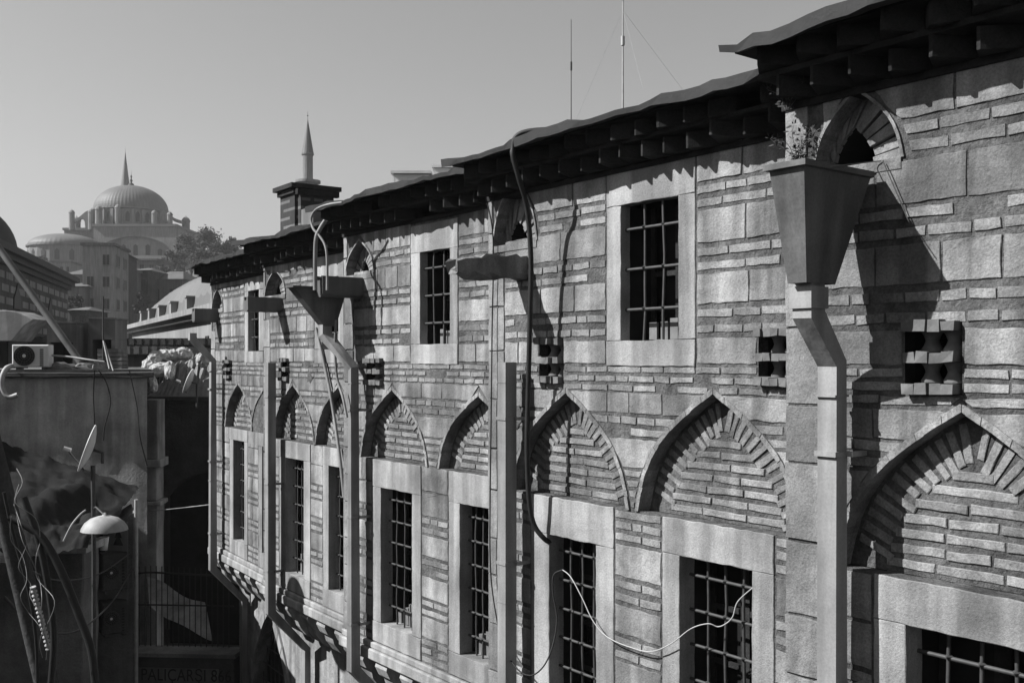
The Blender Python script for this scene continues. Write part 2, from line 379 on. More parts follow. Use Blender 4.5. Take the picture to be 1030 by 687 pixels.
def blind_arch(b, xa, ya, half, zb=-1.15):
    sa, za = b.at(xa, ya); A = Arch(sa, half, zb, za)
    mb = MB(); c0, c1 = A.curve(-.002), A.curve(.034)
    n = len(c0)
    for i in range(n - 1):                         # thin projecting tile rim, laid in short lengths
        e = .014 + (.004 if (i // 4) % 2 else 0)
        if (i % 4) == 3: e -= .004
        q = [b.P(c0[i][0], -.115, c0[i][1]), b.P(c0[i + 1][0], -.115, c0[i + 1][1]), b.P(c0[i + 1][0], e, c0[i + 1][1]), b.P(c0[i][0], e, c0[i][1]),
             b.P(c1[i][0], e, c1[i][1]), b.P(c1[i + 1][0], e, c1[i + 1][1]), b.P(c1[i][0], -.01, c1[i][1]), b.P(c1[i + 1][0], -.01, c1[i + 1][1])]
        mb.add(q, [(0, 1, 2, 3), (3, 2, 5, 4), (4, 5, 7, 6)], 0)
    rim = mb.build('blind_arch', M['brick'], HAN)
    tm = MB(); poly = [(p[0], p[1]) for p in A.curve(.02)]
    tm.add([b.P(p[0], -.115, p[1]) for p in poly], [list(range(len(poly)))], 0)
    H = za - zb; inner = Arch(sa, half - .195, zb, za - .255)
    # fan of brick headers
    cur = A.curve(-.015, 8); acc = 0; last = cur[0]; step = .078 if b.sub else .086
    for p in cur[1:]:
        acc += math.hypot(p[0] - last[0], p[1] - last[1]); last = p
        if acc < step: continue
        acc = 0; t = (p[1] - zb) / H; tgt = (sa, zb + H * (t * .95 - .32)); dx, dz = tgt[0] - p[0], tgt[1] - p[1]; L = math.hypot(dx, dz)
        dx, dz = dx / L, dz / L; ln = .20 * U(.85, 1.12)
        if abs(p[0] - sa) < .012: continue
        nx, nz = -dz, dx; hw = .021 * U(.85, 1.15); g = .012
        P0 = (p[0] + dx * g, p[1] + dz * g); P1 = (p[0] + dx * (g + ln), p[1] + dz * (g + ln))
        if P1[1] < zb + .02: continue
        slab(tm, b, [(P0[0] + nx * hw, P0[1] + nz * hw), (P1[0] + nx * hw, P1[1] + nz * hw), (P1[0] - nx * hw, P1[1] - nz * hw), (P0[0] - nx * hw, P0[1] - nz * hw)],
             -.12, -.106 + U(-.003, .004), 1, .004, .003, .07 if b.sub else 0)
    z = zb + .03
    while z < inner.za - .05:
        h = inner.half(z + .025) - .015
        if h > .05:
            n = max(1, round(2 * h / .31)); off = U(-.1, .1) / n; cuts = [0] + [(k + U(-.15, .15)) / n + off for k in range(1, n)] + [1]
            for k in range(n):
                x0, x1 = sa - h + 2 * h * cuts[k] + .008, sa - h + 2 * h * cuts[k + 1] - .008; t = U(-.004, .004)
                if x1 - x0 > .03: slab(tm, b, [(x0, z + t), (x1, z - t), (x1, z + .047 - t), (x0, z + .047 + t)], -.12, -.106 + U(-.003, .004), 1, .004, .003, .07 if b.sub else 0)
        z += .083 if b.sub else .09
    tm.build('brick_panel', [M['mortar'], M['brick']], rim)
    return A
def niche(b, xa, ya, xl, yb, xi0, xi1, yi):
    sa, za = b.at(xa, ya); zb = b.at(xa, yb)[1]; half = sa - b.sx(xl); RC = -.12
    half = min(half, sa - .02)
    A = Arch(sa, half, zb, za); i0, i1 = b.sx(xi0, RC), b.sx(xi1, RC); B = Arch((i0 + i1) / 2, (i1 - i0) / 2, zb, min(za - .06, b.at((xi0 + xi1) / 2, yi, RC)[1]))
    mb = MB(); c0, c1 = A.curve(0, 2), B.curve(0, 2); n = len(c0); rim = A.curve(.018, 2)
    for i in range(n - 1):
        mb.add([b.P(*(c0[k][0], e, c0[k][1])) for k, e in ((i, -.14), (i + 1, -.14), (i + 1, .014), (i, .014))] +
               [b.P(rim[k][0], e, rim[k][1]) for k, e in ((i + 1, .014), (i, .014), (i, -.01), (i + 1, -.01))],
               [(0, 1, 2, 3), (3, 2, 4, 5), (5, 4, 7, 6)], 0)
        mb.add([b.P(c1[k][0], e, c1[k][1]) for k, e in ((i, -.14), (i + 1, -.14), (i + 1, -.5), (i, -.5))], [(0, 1, 2, 3)], 1)
    mb.add([b.P(p[0], -.142, p[1]) for p in c0] + [b.P(p[0], -.142, p[1]) for p in c1], [[i, i + 1, n + i + 1, n + i] for i in range(n - 1)], 2)
    k = 0; st = 3
    while k + st < n:                              # wedge stones around the smoke hole
        a, c = c0[k], c0[k + st]; d, e_ = c1[k + st], c1[k]
        m = lambda p, q, t: (p[0] + (q[0] - p[0]) * t, p[1] + (q[1] - p[1]) * t)
        slab(mb, b, [m(a, c, .1), m(a, c, .9), m(d, e_, .1), m(d, e_, .9)], -.15, -.115 + U(-.014, .014), 3, .004, .001); k += st
    lo, hi = B.sa - B.w - .02, B.sa + B.w + .02
    mb.add([b.P(lo, -.5, B.zb - .02), b.P(hi, -.5, B.zb - .02), b.P(hi, -.5, B.za + .02), b.P(lo, -.5, B.za + .02)], [(0, 1, 2, 3)], 1)
    box(mb, b, A.sa - A.w, A.sa + A.w, -.5, .012, zb - .06, zb, 3)
    mb.build('smoke_vent', [M['brick'], M['dark'], M['mortar'], M['stone']], HAN)
    return A, Rect(sa - half - .03, sa + half + .03, zb - .07, zb + .001)
def pot_vent(b, x0, x1, xm, y0, y1):
    s0, s1 = b.sx(x0), b.sx(x1); z1 = b.at(xm, y0)[1]; z0 = b.at(xm, y1)[1] + .06
    mb = MB(); box(mb, b, s0 - .01, s1 + .01, -.30, -.29, z0, z1, 1)
    for k in range(2):
        a = (s0 - .01, s0)[0] if k == 0 else s1 + .01
        mb.add([b.P(a, -.30, z0), b.P(a, 0, z0), b.P(a, 0, z1), b.P(a, -.3, z1)], [(0, 1, 2, 3)], 1)
    H = (z1 - z0); lh = .055
    for k in range(3):
        z = z0 + (H - lh) * k / 2; x = s0
        n = 4 if b.sub else 3; wd = (s1 - s0) / n
        for q in range(n): box(mb, b, x + .004, x + wd - .004, -.2, .055 + U(-.01, .012) + (.01 if k == 2 else 0), z + U(-.004, .004), z + lh * U(.85, 1.05), 0, .004); x += wd
    for k in range(2):
        za = z0 + (H - lh) * k / 2 + lh; zb_ = z0 + (H - lh) * (k + 1) / 2
        for q in (.3, .72):
            c = b.P(s0 + (s1 - s0) * q, -.10, 0); r = (s1 - s0) * .19; h = zb_ - za
            lathe(mb, c, [(r * 1.0, za), (r * 1.05, za + h * .1), (r * .75, za + h * .35), (r * .62, za + h * .55), (r * .8, za + h * .8), (r * 1.05, za + h)], 2, 12)
    mb.build('pottery_vent', [M['clay'], M['dark'], M['clay']], HAN)
    return Rect(s0 - .015, s1 + .015, z0, z1 + .005), [(s0 - .01, z0), (s1 + .01, z0), (s1 + .01, z1), (s0 - .01, z1)]
def rtube(mb, pts, a, b, wa, wb, mi=0):            # square pipe swept along points; a,b section axes at the start
    pts = [Vector(p) for p in pts]; m = len(pts); rings = []
    for i, p in enumerate(pts):
        d0 = (pts[i] - pts[i - 1]).normalized() if i else (pts[1] - pts[0]).normalized()
        d1 = (pts[i + 1] - pts[i]).normalized() if i < m - 1 else d0
        t = (d0 + d1).normalized(); ring = []
        for u, v in ((-1, -1), (1, -1), (1, 1), (-1, 1)):
            q = a * (u * wa / 2) + b * (v * wb / 2)
            q = q - d0 * q.dot(d0) if abs(d0.z) < .95 else Vector((q.x, q.y, 0))
            q = q - d0 * ((q).dot(t) / max(.2, d0.dot(t)))
            ring.append(p + q)
        rings.append(ring)
    fs = [[i * 4 + k, i * 4 + (k + 1) % 4, (i + 1) * 4 + (k + 1) % 4, (i + 1) * 4 + k] for i in range(m - 1) for k in range(4)]
    fs += [[0, 1, 2, 3], [4 * m - 4, 4 * m - 3, 4 * m - 2, 4 * m - 1]]
    mb.add([p for r in rings for p in r], fs, mi)
def cornice(b, over=.15, dz=0.0):
    e0b = b; b = Fr(b.o + Vector((0, 0, dz)), b.r, b.n); b.end = e0b.end
    mb = MB(); s0, s1 = 0, b.end + (.3 if e0b is not bays[0] else 0)
    box(mb, b, -.03, s1, -.3, .025, 1.45, 1.49)
    def teeth(z0, z1, e0, e1, pitch, a0):
        s = a0
        while s < s1 - .02:
            p = pitch * U(.86, 1.14); k = U(-.022, .022)
            if R() < .05: s += p; continue
            v = [b.P(s, e0 - .1, z0), b.P(s + p * .98, e0 - .1, z0), b.P(s + p * .98, e0, z0), b.P(s + p * .45, e1 + k, z0 + k), b.P(s + p * .37, e1 + k, z0 + k), b.P(s, e0, z0)]
            w_ = [q + Vector((0, 0, z1 - z0)) for q in v]
            mb.add(v + w_, [list(range(6)), list(range(6, 12))] + [[i, (i + 1) % 6, 6 + (i + 1) % 6, 6 + i] for i in range(6)]); s += p
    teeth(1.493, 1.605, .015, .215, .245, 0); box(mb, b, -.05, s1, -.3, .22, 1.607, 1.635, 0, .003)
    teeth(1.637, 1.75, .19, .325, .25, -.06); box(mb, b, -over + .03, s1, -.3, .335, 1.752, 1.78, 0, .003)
    mb.build('cornice', M['soot_shade'], HAN)
    rm = MB(); n = int((s1 + over) / .12); pts = []
    ph = U(0, 6)
    for i in range(n + 1):
        s = -over + (s1 + over) * i / n; dz = .011 * math.sin(s * 2.1 + ph) + .007 * math.sin(s * 5.3 + ph * 2) + U(-.012, .012); de = U(-.012, .012) + .02 * math.sin(s * 3.1 + ph)
        lap = .022 if int((s + 3 + ph) / .85) % 2 else 0
        pts.append([b.P(s, .44 + de, 1.745 + dz - lap * .5), b.P(s, .45 + de, 1.783 + dz + lap), b.P(s, .25, 1.815 + dz * .5 + lap), b.P(s, -1.2, 1.9), b.P(s, -6, 2.1), b.P(s, -6, 1.7), b.P(s, .24, 1.782)])
    m = 7
    rm.add([p for r in pts for p in r], [[i * m + k, i * m + (k + 1) % m, (i + 1) * m + (k + 1) % m, (i + 1) * m + k] for i in range(n) for k in range(m)] + [list(range(m)), [n * m + k for k in range(m)]])
    return rm.build('roof', M['lead'], HAN)
DATA = [
 dict(niche=(862, 92, 820, 166, 838, 881, 128), vent=(912, 966, 940, 322, 408), arches=[(968, 414, .72), (1290, 420, .72)], upper=[],
      lower=[(912, 2001, 628, 880, 2001), (1300, 2001, 690, 1240, 2001)]),
 dict(niche=(518, 180, 497, 245, 511, 531, 221), vent=(543, 566, 555, 340, 392), arches=[(570, 395, .74), (718, 396, .76)], upper=[(625, 683, 207, 611, 700, 342, 2, 3, 1)],
      lower=[(553, 600, 537, 535, 618), (684, 757, 558, 667, 779)]),
 dict(niche=(362, 242, 348, 276, 363, 371, 262), vent=(369, 386, 378, 360, 392), arches=[(395, 392, .72), (482, 398, .72)], upper=[(423, 453, 254, 414, 461, 346, 2, 3, 1)],
      lower=[(383.5, 415, 490, 375, 424), (463, 492, 506, 452, 506)]),
 dict(niche=(277, 272, 267, 297, 276, 283, 284), vent=(283, 291, 287, 360, 387), arches=[(295, 387, .7), (341, 389, .7)], upper=[(324, 341, 280, 317, 346, 351, 2, 3, 0)],
      lower=[(288, 306, 460, 281.5, 312.5), (331, 346, 468, 325.5, 352)]),
 dict(niche=(219, 291, 213.6, 311, 218, 222, 302), vent=(227.5, 233.5, 230, 362, 384), arches=[(240, 386, .7), (268, 389, .7)], upper=[(250, 261, 293, 246.5, 265.5, 353, 2, 3, 0)],
      lower=[(235, 246, 442, 231.5, 249.5), (264, 273, 449, 260.5, 277)]),
]
for bi, (b, D) in enumerate(zip(bays, DATA)):
    b.sub = bi <= 2
    obs, holes = [], []
    N_ = niche(b, *D['niche']); obs += list(N_); holes.append(N_[0].curve(.01))
    V_ = pot_vent(b, *D['vent']); obs.append(V_[0]); holes.append(V_[1])
    if bi == 1:
        V2 = pot_vent(b, 764, 797, 780, 330, 397); obs.append(V2[0]); holes.append(V2[1])
    for a in D['arches']:
        A = blind_arch(b, *a); obs.append(A); holes.append(A.curve(.01))
    for u in D['upper']:
        q, h = window(b, *u[:5], 1.47, 0, -.045, u[6], u[7], u[8], u[5]); obs.append(q); holes.append(h)
    for l in D['lower']:
        q, h = window(b, *l, -1.155, -3.03, -3.27, 3, 6); obs.append(q); holes.append(h)
    obs.append(Rect(-.5, .235, -3.3, 1.6))
    for h in list(holes):
        pass
    mb = MB(); holed(mb, b, [(0, -3.3), (b.end, -3.3), (b.end, 1.51), (0, 1.51)], [h for h in holes if max(p[0] for p in h) < b.end - .01], -.1, 0, 0)
    if bi > 0: pass
    # corner stones, wrapping on to the return wall
    z = -3.28; k = 0
    while z < 1.47:
        h = U(.30, .46); zt = min(z + h, 1.51)
        nz = N_[0]
        if zt > nz.zb - .07 and z < nz.za + .05: wq = max(.05, min(.22, nz.sa - (nz.half(max(z, nz.zb)) if z >= nz.zb else nz.w) - .05))
        else: wq = .225
        slab(mb, b, [(-.012, z + .008), (wq, z + .008), (wq, zt - .008), (-.012, zt - .008)], -.28, .012 * U(.6, 1.4), 1, .003, .005, .09 if b.sub else 0); z = zt
    rt = Fr(b.o, -b.n, -b.r)                      # the return wall, facing up the street
    dp = b.deep + 1.0; mb.add([rt.P(.05, 0, -3.3), rt.P(dp, 0, -3.3), rt.P(dp, 0, 1.51), rt.P(.05, 0, 1.51)], [(0, 1, 2, 3)], 0)
    for zt, zb, kd in ROWS:
        jz = U(-.006, .006); zt += jz; zb += jz
        if kd == 's' or (kd == 'L' and bi != 1):
            lay(mb, b, obs, zt - .006, zb + .006, 0, b.end - .005, (.26, .62), .007, 1, .014, .005, .003)
            lay(mb, rt, [Rect(-1, .30, -9, 9)], zt - .006, zb + .006, .3, dp, (.3, .5), .014, 1, .018, .003, .008) if hasattr(rt, 'sub') else None
        else:
            n = int(kd[1]) if kd[0] == 'b' else 3; p = (zt - zb) / n; th = min(.052, p * .58)
            for q in range(n):
                zc = zb + p * (q + .5); lay(mb, b, obs, zc + th / 2, zc - th / 2, 0, b.end - .005, (.17, .38), .007, 2, .016, .0035, .002, .04)
    for _ in range(4):                             # patches of later render smeared over the masonry
        ps, pz, pr = U(.4, b.end - .2), U(-3.0, 1.2), U(.07, .17)
        if any(o.span(z) and o.span(z)[0] < ps + pr * 1.5 and o.span(z)[1] > ps - pr * 1.5 for o in obs for z in (pz - pr * 1.2, pz - pr * .5, pz, pz + pr * .5, pz + pr * 1.2)): continue
        kx, kz, ph = U(.7, 1.4), U(.5, 1.1), U(0, 6)
        slab(mb, b, [(ps + math.cos(q * 2 * math.pi / 22) * pr * kx * (1 + .25 * math.sin(q * .9 + ph) + U(-.12, .12)), pz + math.sin(q * 2 * math.pi / 22) * pr * kz * (1 + .25 * math.cos(q * 1.3 + ph) + U(-.12, .12))) for q in range(22)], -.02, .0125, 0, .004, 0)
    wall = mb.build('wall', [M['mortar'], M['stone'], M['brick']], HAN)
    # base moulding and the consoles that carry the bay
    bm_ = MB(); slab(bm_, b, [(-.03, -3.36), (b.end, -3.36), (b.end, -3.285), (-.03, -3.285)], -.5, .035, 0, .012); slab(bm_, b, [(-.06, -3.49), (b.end, -3.49), (b.end, -3.363), (-.06, -3.363)], -.5, .06, 0, .015)
    bm_.build('base_moulding', M['frame'], HAN)
    s = .22
    while s < b.end - .2:
        cm = MB(); prof = [(.0, -3.492), (.02, -3.56), (-.03, -3.66), (-.1, -3.72), (-.12, -3.80), (-.22, -3.93), (-.36, -4.02), (-.497, -4.06), (-.497, -3.492)]
        v = [b.P(s, e, z) for e, z in prof] + [b.P(s + .26, e, z) for e, z in prof]; n = len(prof)
        cm.add(v, [list(range(n)), list(range(n, 2 * n))] + [[i, (i + 1) % n, n + (i + 1) % n, n + i] for i in range(n)])
        cm.build('console', M['frame'], HAN); s += .55
    # ground storey set back under the bay
    gm_ = MB(); low = -CAM_H
    if bi == 4:
        ac = b.at(272, 628, -.5); LA = Arch(ac[0], 1.0, -6.2, ac[1] + .25)
        holed(gm_, b, [(.0, low), (b.end + .6, low), (b.end + .6, -3.4), (0, -3.4)], [LA.curve()], -.75, -.5, 0)
        for i_, g in ((0, .0), (1, .14)): pass
        c0, c1 = LA.curve(-.0), LA.curve(.16)
        for k in range(0, len(c0) - 3, 3):
            slab(gm_, b, [c0[k], c1[k], c1[min(k + 3, len(c1) - 1)], c0[min(k + 3, len(c0) - 1)]], -.52, -.47 * U(.97, 1.03), 1, .006, .001)
        box(gm_, b, LA.sa - 1.1, LA.sa + 1.1, -.85, -.8, low, LA.za + .1, 2)
        g = gm_.build('lower_wall', [M['stone'], M['frame'], M['dark']], HAN)
        gr = MB()
        for k in range(-4, 5): tube(gr, [b.P(LA.sa + k * .2, -.66, low + 1.4), b.P(LA.sa + k * .2, -.66, LA.zb + (LA.za - LA.zb) * .9 * (1 - (abs(k) / 5.2) ** 2))], .012, 0, 5)
        for k in range(6): tube(gr, [b.P(LA.sa - LA.half(LA.zb + k * .3), -.66, LA.zb + k * .3), b.P(LA.sa + LA.half(LA.zb + k * .3), -.66, LA.zb + k * .3)], .012, 0, 5)
        gr.build('fan_grille', M['iron'], g)
    else:
        box(gm_, b, 0, b.end + .6, -.8, -.5, low, -3.4, 0); gm_.build('lower_wall', [M['stone']], HAN)
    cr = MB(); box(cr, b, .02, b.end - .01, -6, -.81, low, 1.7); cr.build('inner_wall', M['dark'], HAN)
    cornice(b, dz=(0, 0, .05, -.07, -.12)[bi])
# ------------------------------------------------------------------ rainwater spouts, hoppers and pipes on the building
def spout(b, x_tip, x_base, y0, y1, e=.62, wd=.30, broken=False, sb=None):
    sb = b.sx(x_base) - wd; st = sb
    z1 = b.at(x_tip, y0, e)[1]; z0 = b.at(x_tip, y1, e)[1]
    mb = MB(); n = 10; rings = []
    for i in range(n + 1):
        t = i / n; ee = -.1 + (e + .1) * t; s = sb + (st - sb) * max(0, (ee) / e) if ee > 0 else sb
        q = .022 if broken else .003; dr = (.06 * t * t if broken else 0); h0 = z0 + .0 * t; h1 = z1 - (dr + (.02 if (broken and t > .55) else 0))
        h0 -= .03 if broken else 0; prof = [(0, h0 + .03), (.04, h0), (wd - .04, h0), (wd, h0 + .03), (wd, h1), (wd - .03, h1), (wd - .045, h1 - .05), (.045, h1 - .05), (.03, h1), (0, h1)]
        rings.append([b.P(s + a + U(-q, q), ee + U(-q, q), z + U(-q, q)) for a, z in prof])
    m = 10; mb.add([p for r in rings for p in r], [[i * m + k, i * m + (k + 1) % m, (i + 1) * m + (k + 1) % m, (i + 1) * m + k] for i in range(n) for k in range(m)] + [list(range(m)), [n * m + k for k in range(m)]])
    o = mb.build('rain_spout', M['stone' if broken else 'tin'], HAN)
    return o
spout(bays[1], 464, 531, 251, 273, .72, .20, True)
spout(bays[2], 326, 366, 277, 298, .54, .17)
spout(bays[3], 251, 284, 298, 313, .52, .17)
spout(bays[4], 203, 220, 309, 323, .42, .17)
def hopper(b, parent, s0, s1, e0, e1, z1, z0, q0, q1, f0_, f1_, rim=.03, lip=.025):
    mb = MB()
    def ring(a0, a1, f0, f1, z): return [b.P(a0, f0, z), b.P(a1, f0, z), b.P(a1, f1, z), b.P(a0, f1, z)]
    rs = [ring(q0, q1, f0_, f1_, z0), ring(s0, s1, e0, e1, z1 - rim - .004), ring(s0 - lip, s1 + lip, e0, e1 + lip, z1 - rim), ring(s0 - lip, s1 + lip, e0, e1 + lip, z1),
          ring(s0 + .012, s1 - .012, e0 + .012, e1 - .012, z1), ring(q0 + .01, q1 - .01, f0_ + .01, f1_ - .01, z0 + .02)]
    mb.add([p for r in rs for p in r], [[i * 4 + k, i * 4 + (k + 1) % 4, (i + 1) * 4 + (k + 1) % 4, (i + 1) * 4 + k] for i in range(5) for k in range(4)])
    for q in range(4):                             # rivets below the rim
        pass
    return mb.build('hopper', M['hopper'], parent)
def pipe(b, xc, ztop, zend=-CAM_H, elbow=None, e=.17, label=None, low=True):
    s = b.sx(xc, e); W = .118
    pts = []
    if elbow: pts += elbow
    pts += [b.P(s, e, ztop)]
    if low: pts += [b.P(s, e, -3.62), b.P(s + .05, -.36, -4.22), b.P(s + .05, -.36, zend)]
    else: pts += [b.P(s, e, zend)]
    mb = MB(); rtube(mb, pts, b.r, b.n, W, W)
    o = mb.build('drainpipe', M['pipe'], HAN)
    z = ztop - .5
    while z > -3.5:
        q = .008; w_ = W / 2 + q; arm = s + W / 2 + .045
        prof = [(s - w_, e - w_), (s - w_, e + w_), (s + w_, e + w_), (s + w_, e - .03), (arm, e - .03), (arm, -.02), (arm - .02, -.02), (arm - .02, e - .05), (s + w_ - q - .002, e - .05), (s + w_ - q - .002, e - w_)]
        bk = MB(); n = len(prof); bk.add([b.P(a, c, z) for a, c in prof] + [b.P(a, c, z + .028) for a, c in prof], [list(range(n)), list(range(n, 2 * n))] + [[i, (i + 1) % n, n + (i + 1) % n, n + i] for i in range(n)])
        bk.build('pipe_bracket', M['pipe'], o); z -= 1.25
    z = ztop - .18
    while z > -3.5:
        jt = MB(); box(jt, b, s - W / 2 - .004, s + W / 2 + .004, e - W / 2 - .004, e + W / 2 + .004, z, z + .012); jt.build('pipe_joint', M['pipe'], o); z -= 1.9
    return o, s
b = bays[0]
hs0, hs1 = b.sx(770, .66), b.sx(808, .66); hw_ = hs1 - hs0; q1 = hs1 - .09; q0 = q1 - .5 * hw_; hc = (q0 + q1) / 2
s_p = b.sx(837, .17)
p1, _ = pipe(b, 837, -.02, elbow=[b.P(hc - .015, .39, .5), b.P(hc - .015, .39, .24)])
hopper(b, p1, hs0 + .01, hs1 - .01, .06, .64, 1.005, .40, q0, q1, .26, .51, .03)
el = MB(); box(el, b, hc - .085, hc + .055, .315, .465, .27, .385); el.build('pipe_collar', M['pipe'], p1)
b = bays[2]
s0, s1 = b.sx(296, .70), b.sx(342, .55); h1_ = b.sx(296, .80); sc = h1_ - .095
p3, _ = pipe(b, 355.5, -.10, elbow=[b.P(sc, .36, .45), b.P(sc, .36, .30)])
z1 = .86
def e_for(b, x, s):
    lo, hi = 0., 1.2
    for _ in range(40):
        m = (lo + hi) / 2
        if b.sx(x, m) < s: lo = m
        else: hi = m
    return m
hopper(b, p3, h1_ - .16, h1_, e_for(b, 349, h1_), .80, z1, .40, h1_ - .16, h1_ - .03, e_for(b, 338, h1_ - .03), e_for(b, 326, h1_ - .03), .02)
pipe(bays[1], 510, -.02)
pipe(bays[3], 272, -.04)
b = bays[4]; s5 = b.sx(214, .17)
pipe(b, 214, -.02, elbow=[b.P(s5, .52, .46), b.P(s5, .52, .36)])
for mb_name, pp in ():
    pass

# brick chimney tower standing on the roof
cf = Fr(ray(282, 362, 21), bays[3].r, bays[3].n)
ch = MB()
zt = (HY - 199) / F * 21; zb_ = 1.8
cw = .72; box(ch, cf, 0, cw, -.85, 0, zb_, zt, 0)
box(ch, cf, -.05, cw + .05, -.9, .05, zt, zt + .1, 1); box(ch, cf, -.12, cw + .12, -.97, .12, zt + .102, zt + .19, 1); box(ch, cf, cw + .051, cw + .18, -.75, -.05, zb_, zt - .05, 0); box(ch, cf, cw + .14, cw + .26, -.85, .05, zt - .05, zt + .06, 1)
chim = ch.build('chimney', [M['chim'], M['soot_shade']], HAN)
for k in range(2):
    pm = MB(); box(pm, cf, -.012, .0, -.72 + k * .0, -.2, zb_ + .3, zt - .15, 0); 
    if k == 0: pm.build('plaster_patch', M['plaster2'], chim)
b2 = MB(); kf = Fr(ray(303, 362, 16.5), bays[3].r, bays[3].n)
box(b2, kf, 0, .45, -.5, 0, 1.6, (HY - 211) / F * 16.5); slab(b2, kf, [(-.14, 1.6), (-.004, 1.6), (-.004, 2.35), (-.07, 2.15), (-.14, 1.95)], -.4, -.1, 0)
b2.build('roof_hatch', M['tin'], HAN)
wb = MB(); wf = Fr(ray(432, 362, 24), bays[2].r, bays[2].n); 
def rooftop(x0, x1, y0, Z, nm='rooftop_cabin'):
    fr = Fr(ray(x0, HY, Z), (1, .0, 0), (0, -1, 0)); wd = (x1 - x0) / F * Z; z1 = (HY - y0) / F * Z
    mb = MB(); box(mb, fr, 0, wd, -1.5, 0, 1.2, z1); box(mb, fr, -.06, wd + .06, -1.56, .06, z1 + .003, z1 + .06)
    for k in range(3): box(mb, fr, wd * (.1 + .3 * k), wd * (.3 + .3 * k), .0, .012, z1 - .45, z1 - .12)
    return mb.build(nm, M['white'])
for (x0, x1, y0, Z, lb) in ((396, 431, 175, 22, 'white rooftop cabin just above the eave, nearer the dome'), (437, 456, 169, 24, 'small white rooftop box tucked beside the higher bay roof'), (453, 466, 163, 26, 'pale rooftop box highest beside the middle bay roof corner')):
    tag(recentre(rooftop(x0, x1, y0, Z)), lb, 'rooftop box', 'white boxes on the roof')
# aerial masts with guy wires
def mast(x, y0, y1, Z, r, lb, guys=False):
    mb = MB(); a, t = ray(x, y1 + 12, Z), ray(x, y0, Z); tube(mb, [a, t], r, 0, 6, .6)
    m_ = a.lerp(t, .55); tube(mb, [m_ - Vector((0, 0, .04)), m_ + Vector((0, 0, .04))], r * 2, 0, 6)
    if guys:
        g = a.lerp(t, .8)
        for dx, dy in ((-.38, .5), (.75, .3), (.1, -.6)): tube(mb, [g, a + Vector((dx, dy, 0))], .0011, 0, 4)
        tube(mb, [t - Vector((0, 0, .12)), t], r * 2.2, 0, 8)
    o = recentre(mb.build('aerial_mast', M['cable' if guys else 'iron'])); tag(o, lb, 'antenna')
mast(574.5, 20, 112, 9.6, .005, 'thin whip aerial on the roof, the shorter of the two')
mast(626.5, -14, 97, 8.9, .0085, 'tall roof aerial mast held by thin guy wires', True)

# ------------------------------------------------------------------ cables, hoses and wires on the front
def cable(name, pts, r, m, lb, cat, grp=None, k=6):
    mb = MB(); tube(mb, catmull(pts, k), r, 0, 7); o = recentre(mb.build(name, M[m])); return tag(o, lb, cat, grp)
b = bays[1]
def pb(b, lst): return [b.P(*(lambda q, e: (q[0], e, q[1]))(b.at(x, y, e), e)) for x, y, e in lst]
sh_ = b.sx(517, .46)
cable('black_hose', [b.P(sh_ + .5, .05, 1.86), b.P(sh_ + .25, .25, 1.855), b.P(sh_ + .08, .38, 1.85), b.P(sh_, .44, 1.81), b.P(sh_ - .02, .455, 1.72)] + pb(b, [(516, 158, .46), (522, 180, .40), (530, 210, .30), (534, 260, .24), (533, 320, .22), (531, 400, .20), (530, 450, .20), (532, 500, .17), (537, 527, .12), (548, 542, .05), (556, 546, -.06)]), .022, 'black',
      'thick black hose hanging from the eave down to a lower window', 'hose')
cable('thin_cable', pb(b, [(488, 196, .09), (496, 240, .05), (495, 330, .05), (494, 420, .06), (493, 500, .07), (493, 560, .06), (496, 600, .06), (505, 645, .1), (519, 671, .2), (534, 679, .24), (548, 668, .18), (557, 645, .1), (560, 620, .05), (556, 595, .05), (557, 578, .03), (566, 573, .0)]), .0065, 'black',
      'thin dark cable hanging beside the drainpipe and looping below the window', 'cable')
cable('pale_cable', pb(b, [(566, 573, .0), (574, 580, .05), (585, 600, .06), (597, 625, .06), (612, 641, .06), (635, 651, .06), (655, 655, .06), (675, 647, .06), (695, 632, .05), (712, 627, .02), (722, 630, -.02), (730, 627, -.03), (737, 620, -.03), (742, 605, -.04), (757, 591, -.03)]), .0042, 'wcable',
      'pale cable sagging between the two large barred windows', 'cable')
b = bays[3]
cable('grey_hose', pb(bays[2], [(344, 204, .46), (330, 206, .55), (318, 211, .6), (313, 220, .6), (315, 230, .6), (321, 237, .58), (327, 247, .56), (329, 262, .55), (329, 292, .54)]), .015, 'pipe', 'thin grey hose looping off the eave into the flat hopper', 'hose', None)
cable('grey_hose', pb(bays[2], [(327, 222, .5), (322, 230, .55), (318, 240, .6), (317, 262, .6), (317, 292, .6)]), .026, 'pipe', 'thicker pale hose dropping straight into the flat hopper', 'hose', None)
cable('loose_hose', pb(b, [(318, 330, .06), (323, 352, .05), (328, 375, .05), (333, 400, .05), (338, 432, .05), (343, 470, .06), (346, 500, .06)]), .022, 'pipe', 'pale flexible hose hanging down the wall left of the hopper pipe', 'hose')
cable('loose_hose', pb(bays[2], [(338, 322, .3), (337, 350, .3), (339, 380, .3), (345, 400, .3), (349, 420, .28)]), .016, 'pipe', 'short bent hose hanging behind the elbow of the hopper pipe', 'hose')
b = bays[0]
cable('guy_wire', pb(b, [(836, 168, .5), (868, 164, .1), (886, 162, .02)]), .003, 'iron', 'taut wire from the big hopper to the arch', 'wire')
cable('guy_wire', pb(b, [(888, 162, .03), (900, 190, .03), (915, 225, .03)]), .003, 'iron', 'slack wire dropping from the arch across the hopper shadow', 'wire')
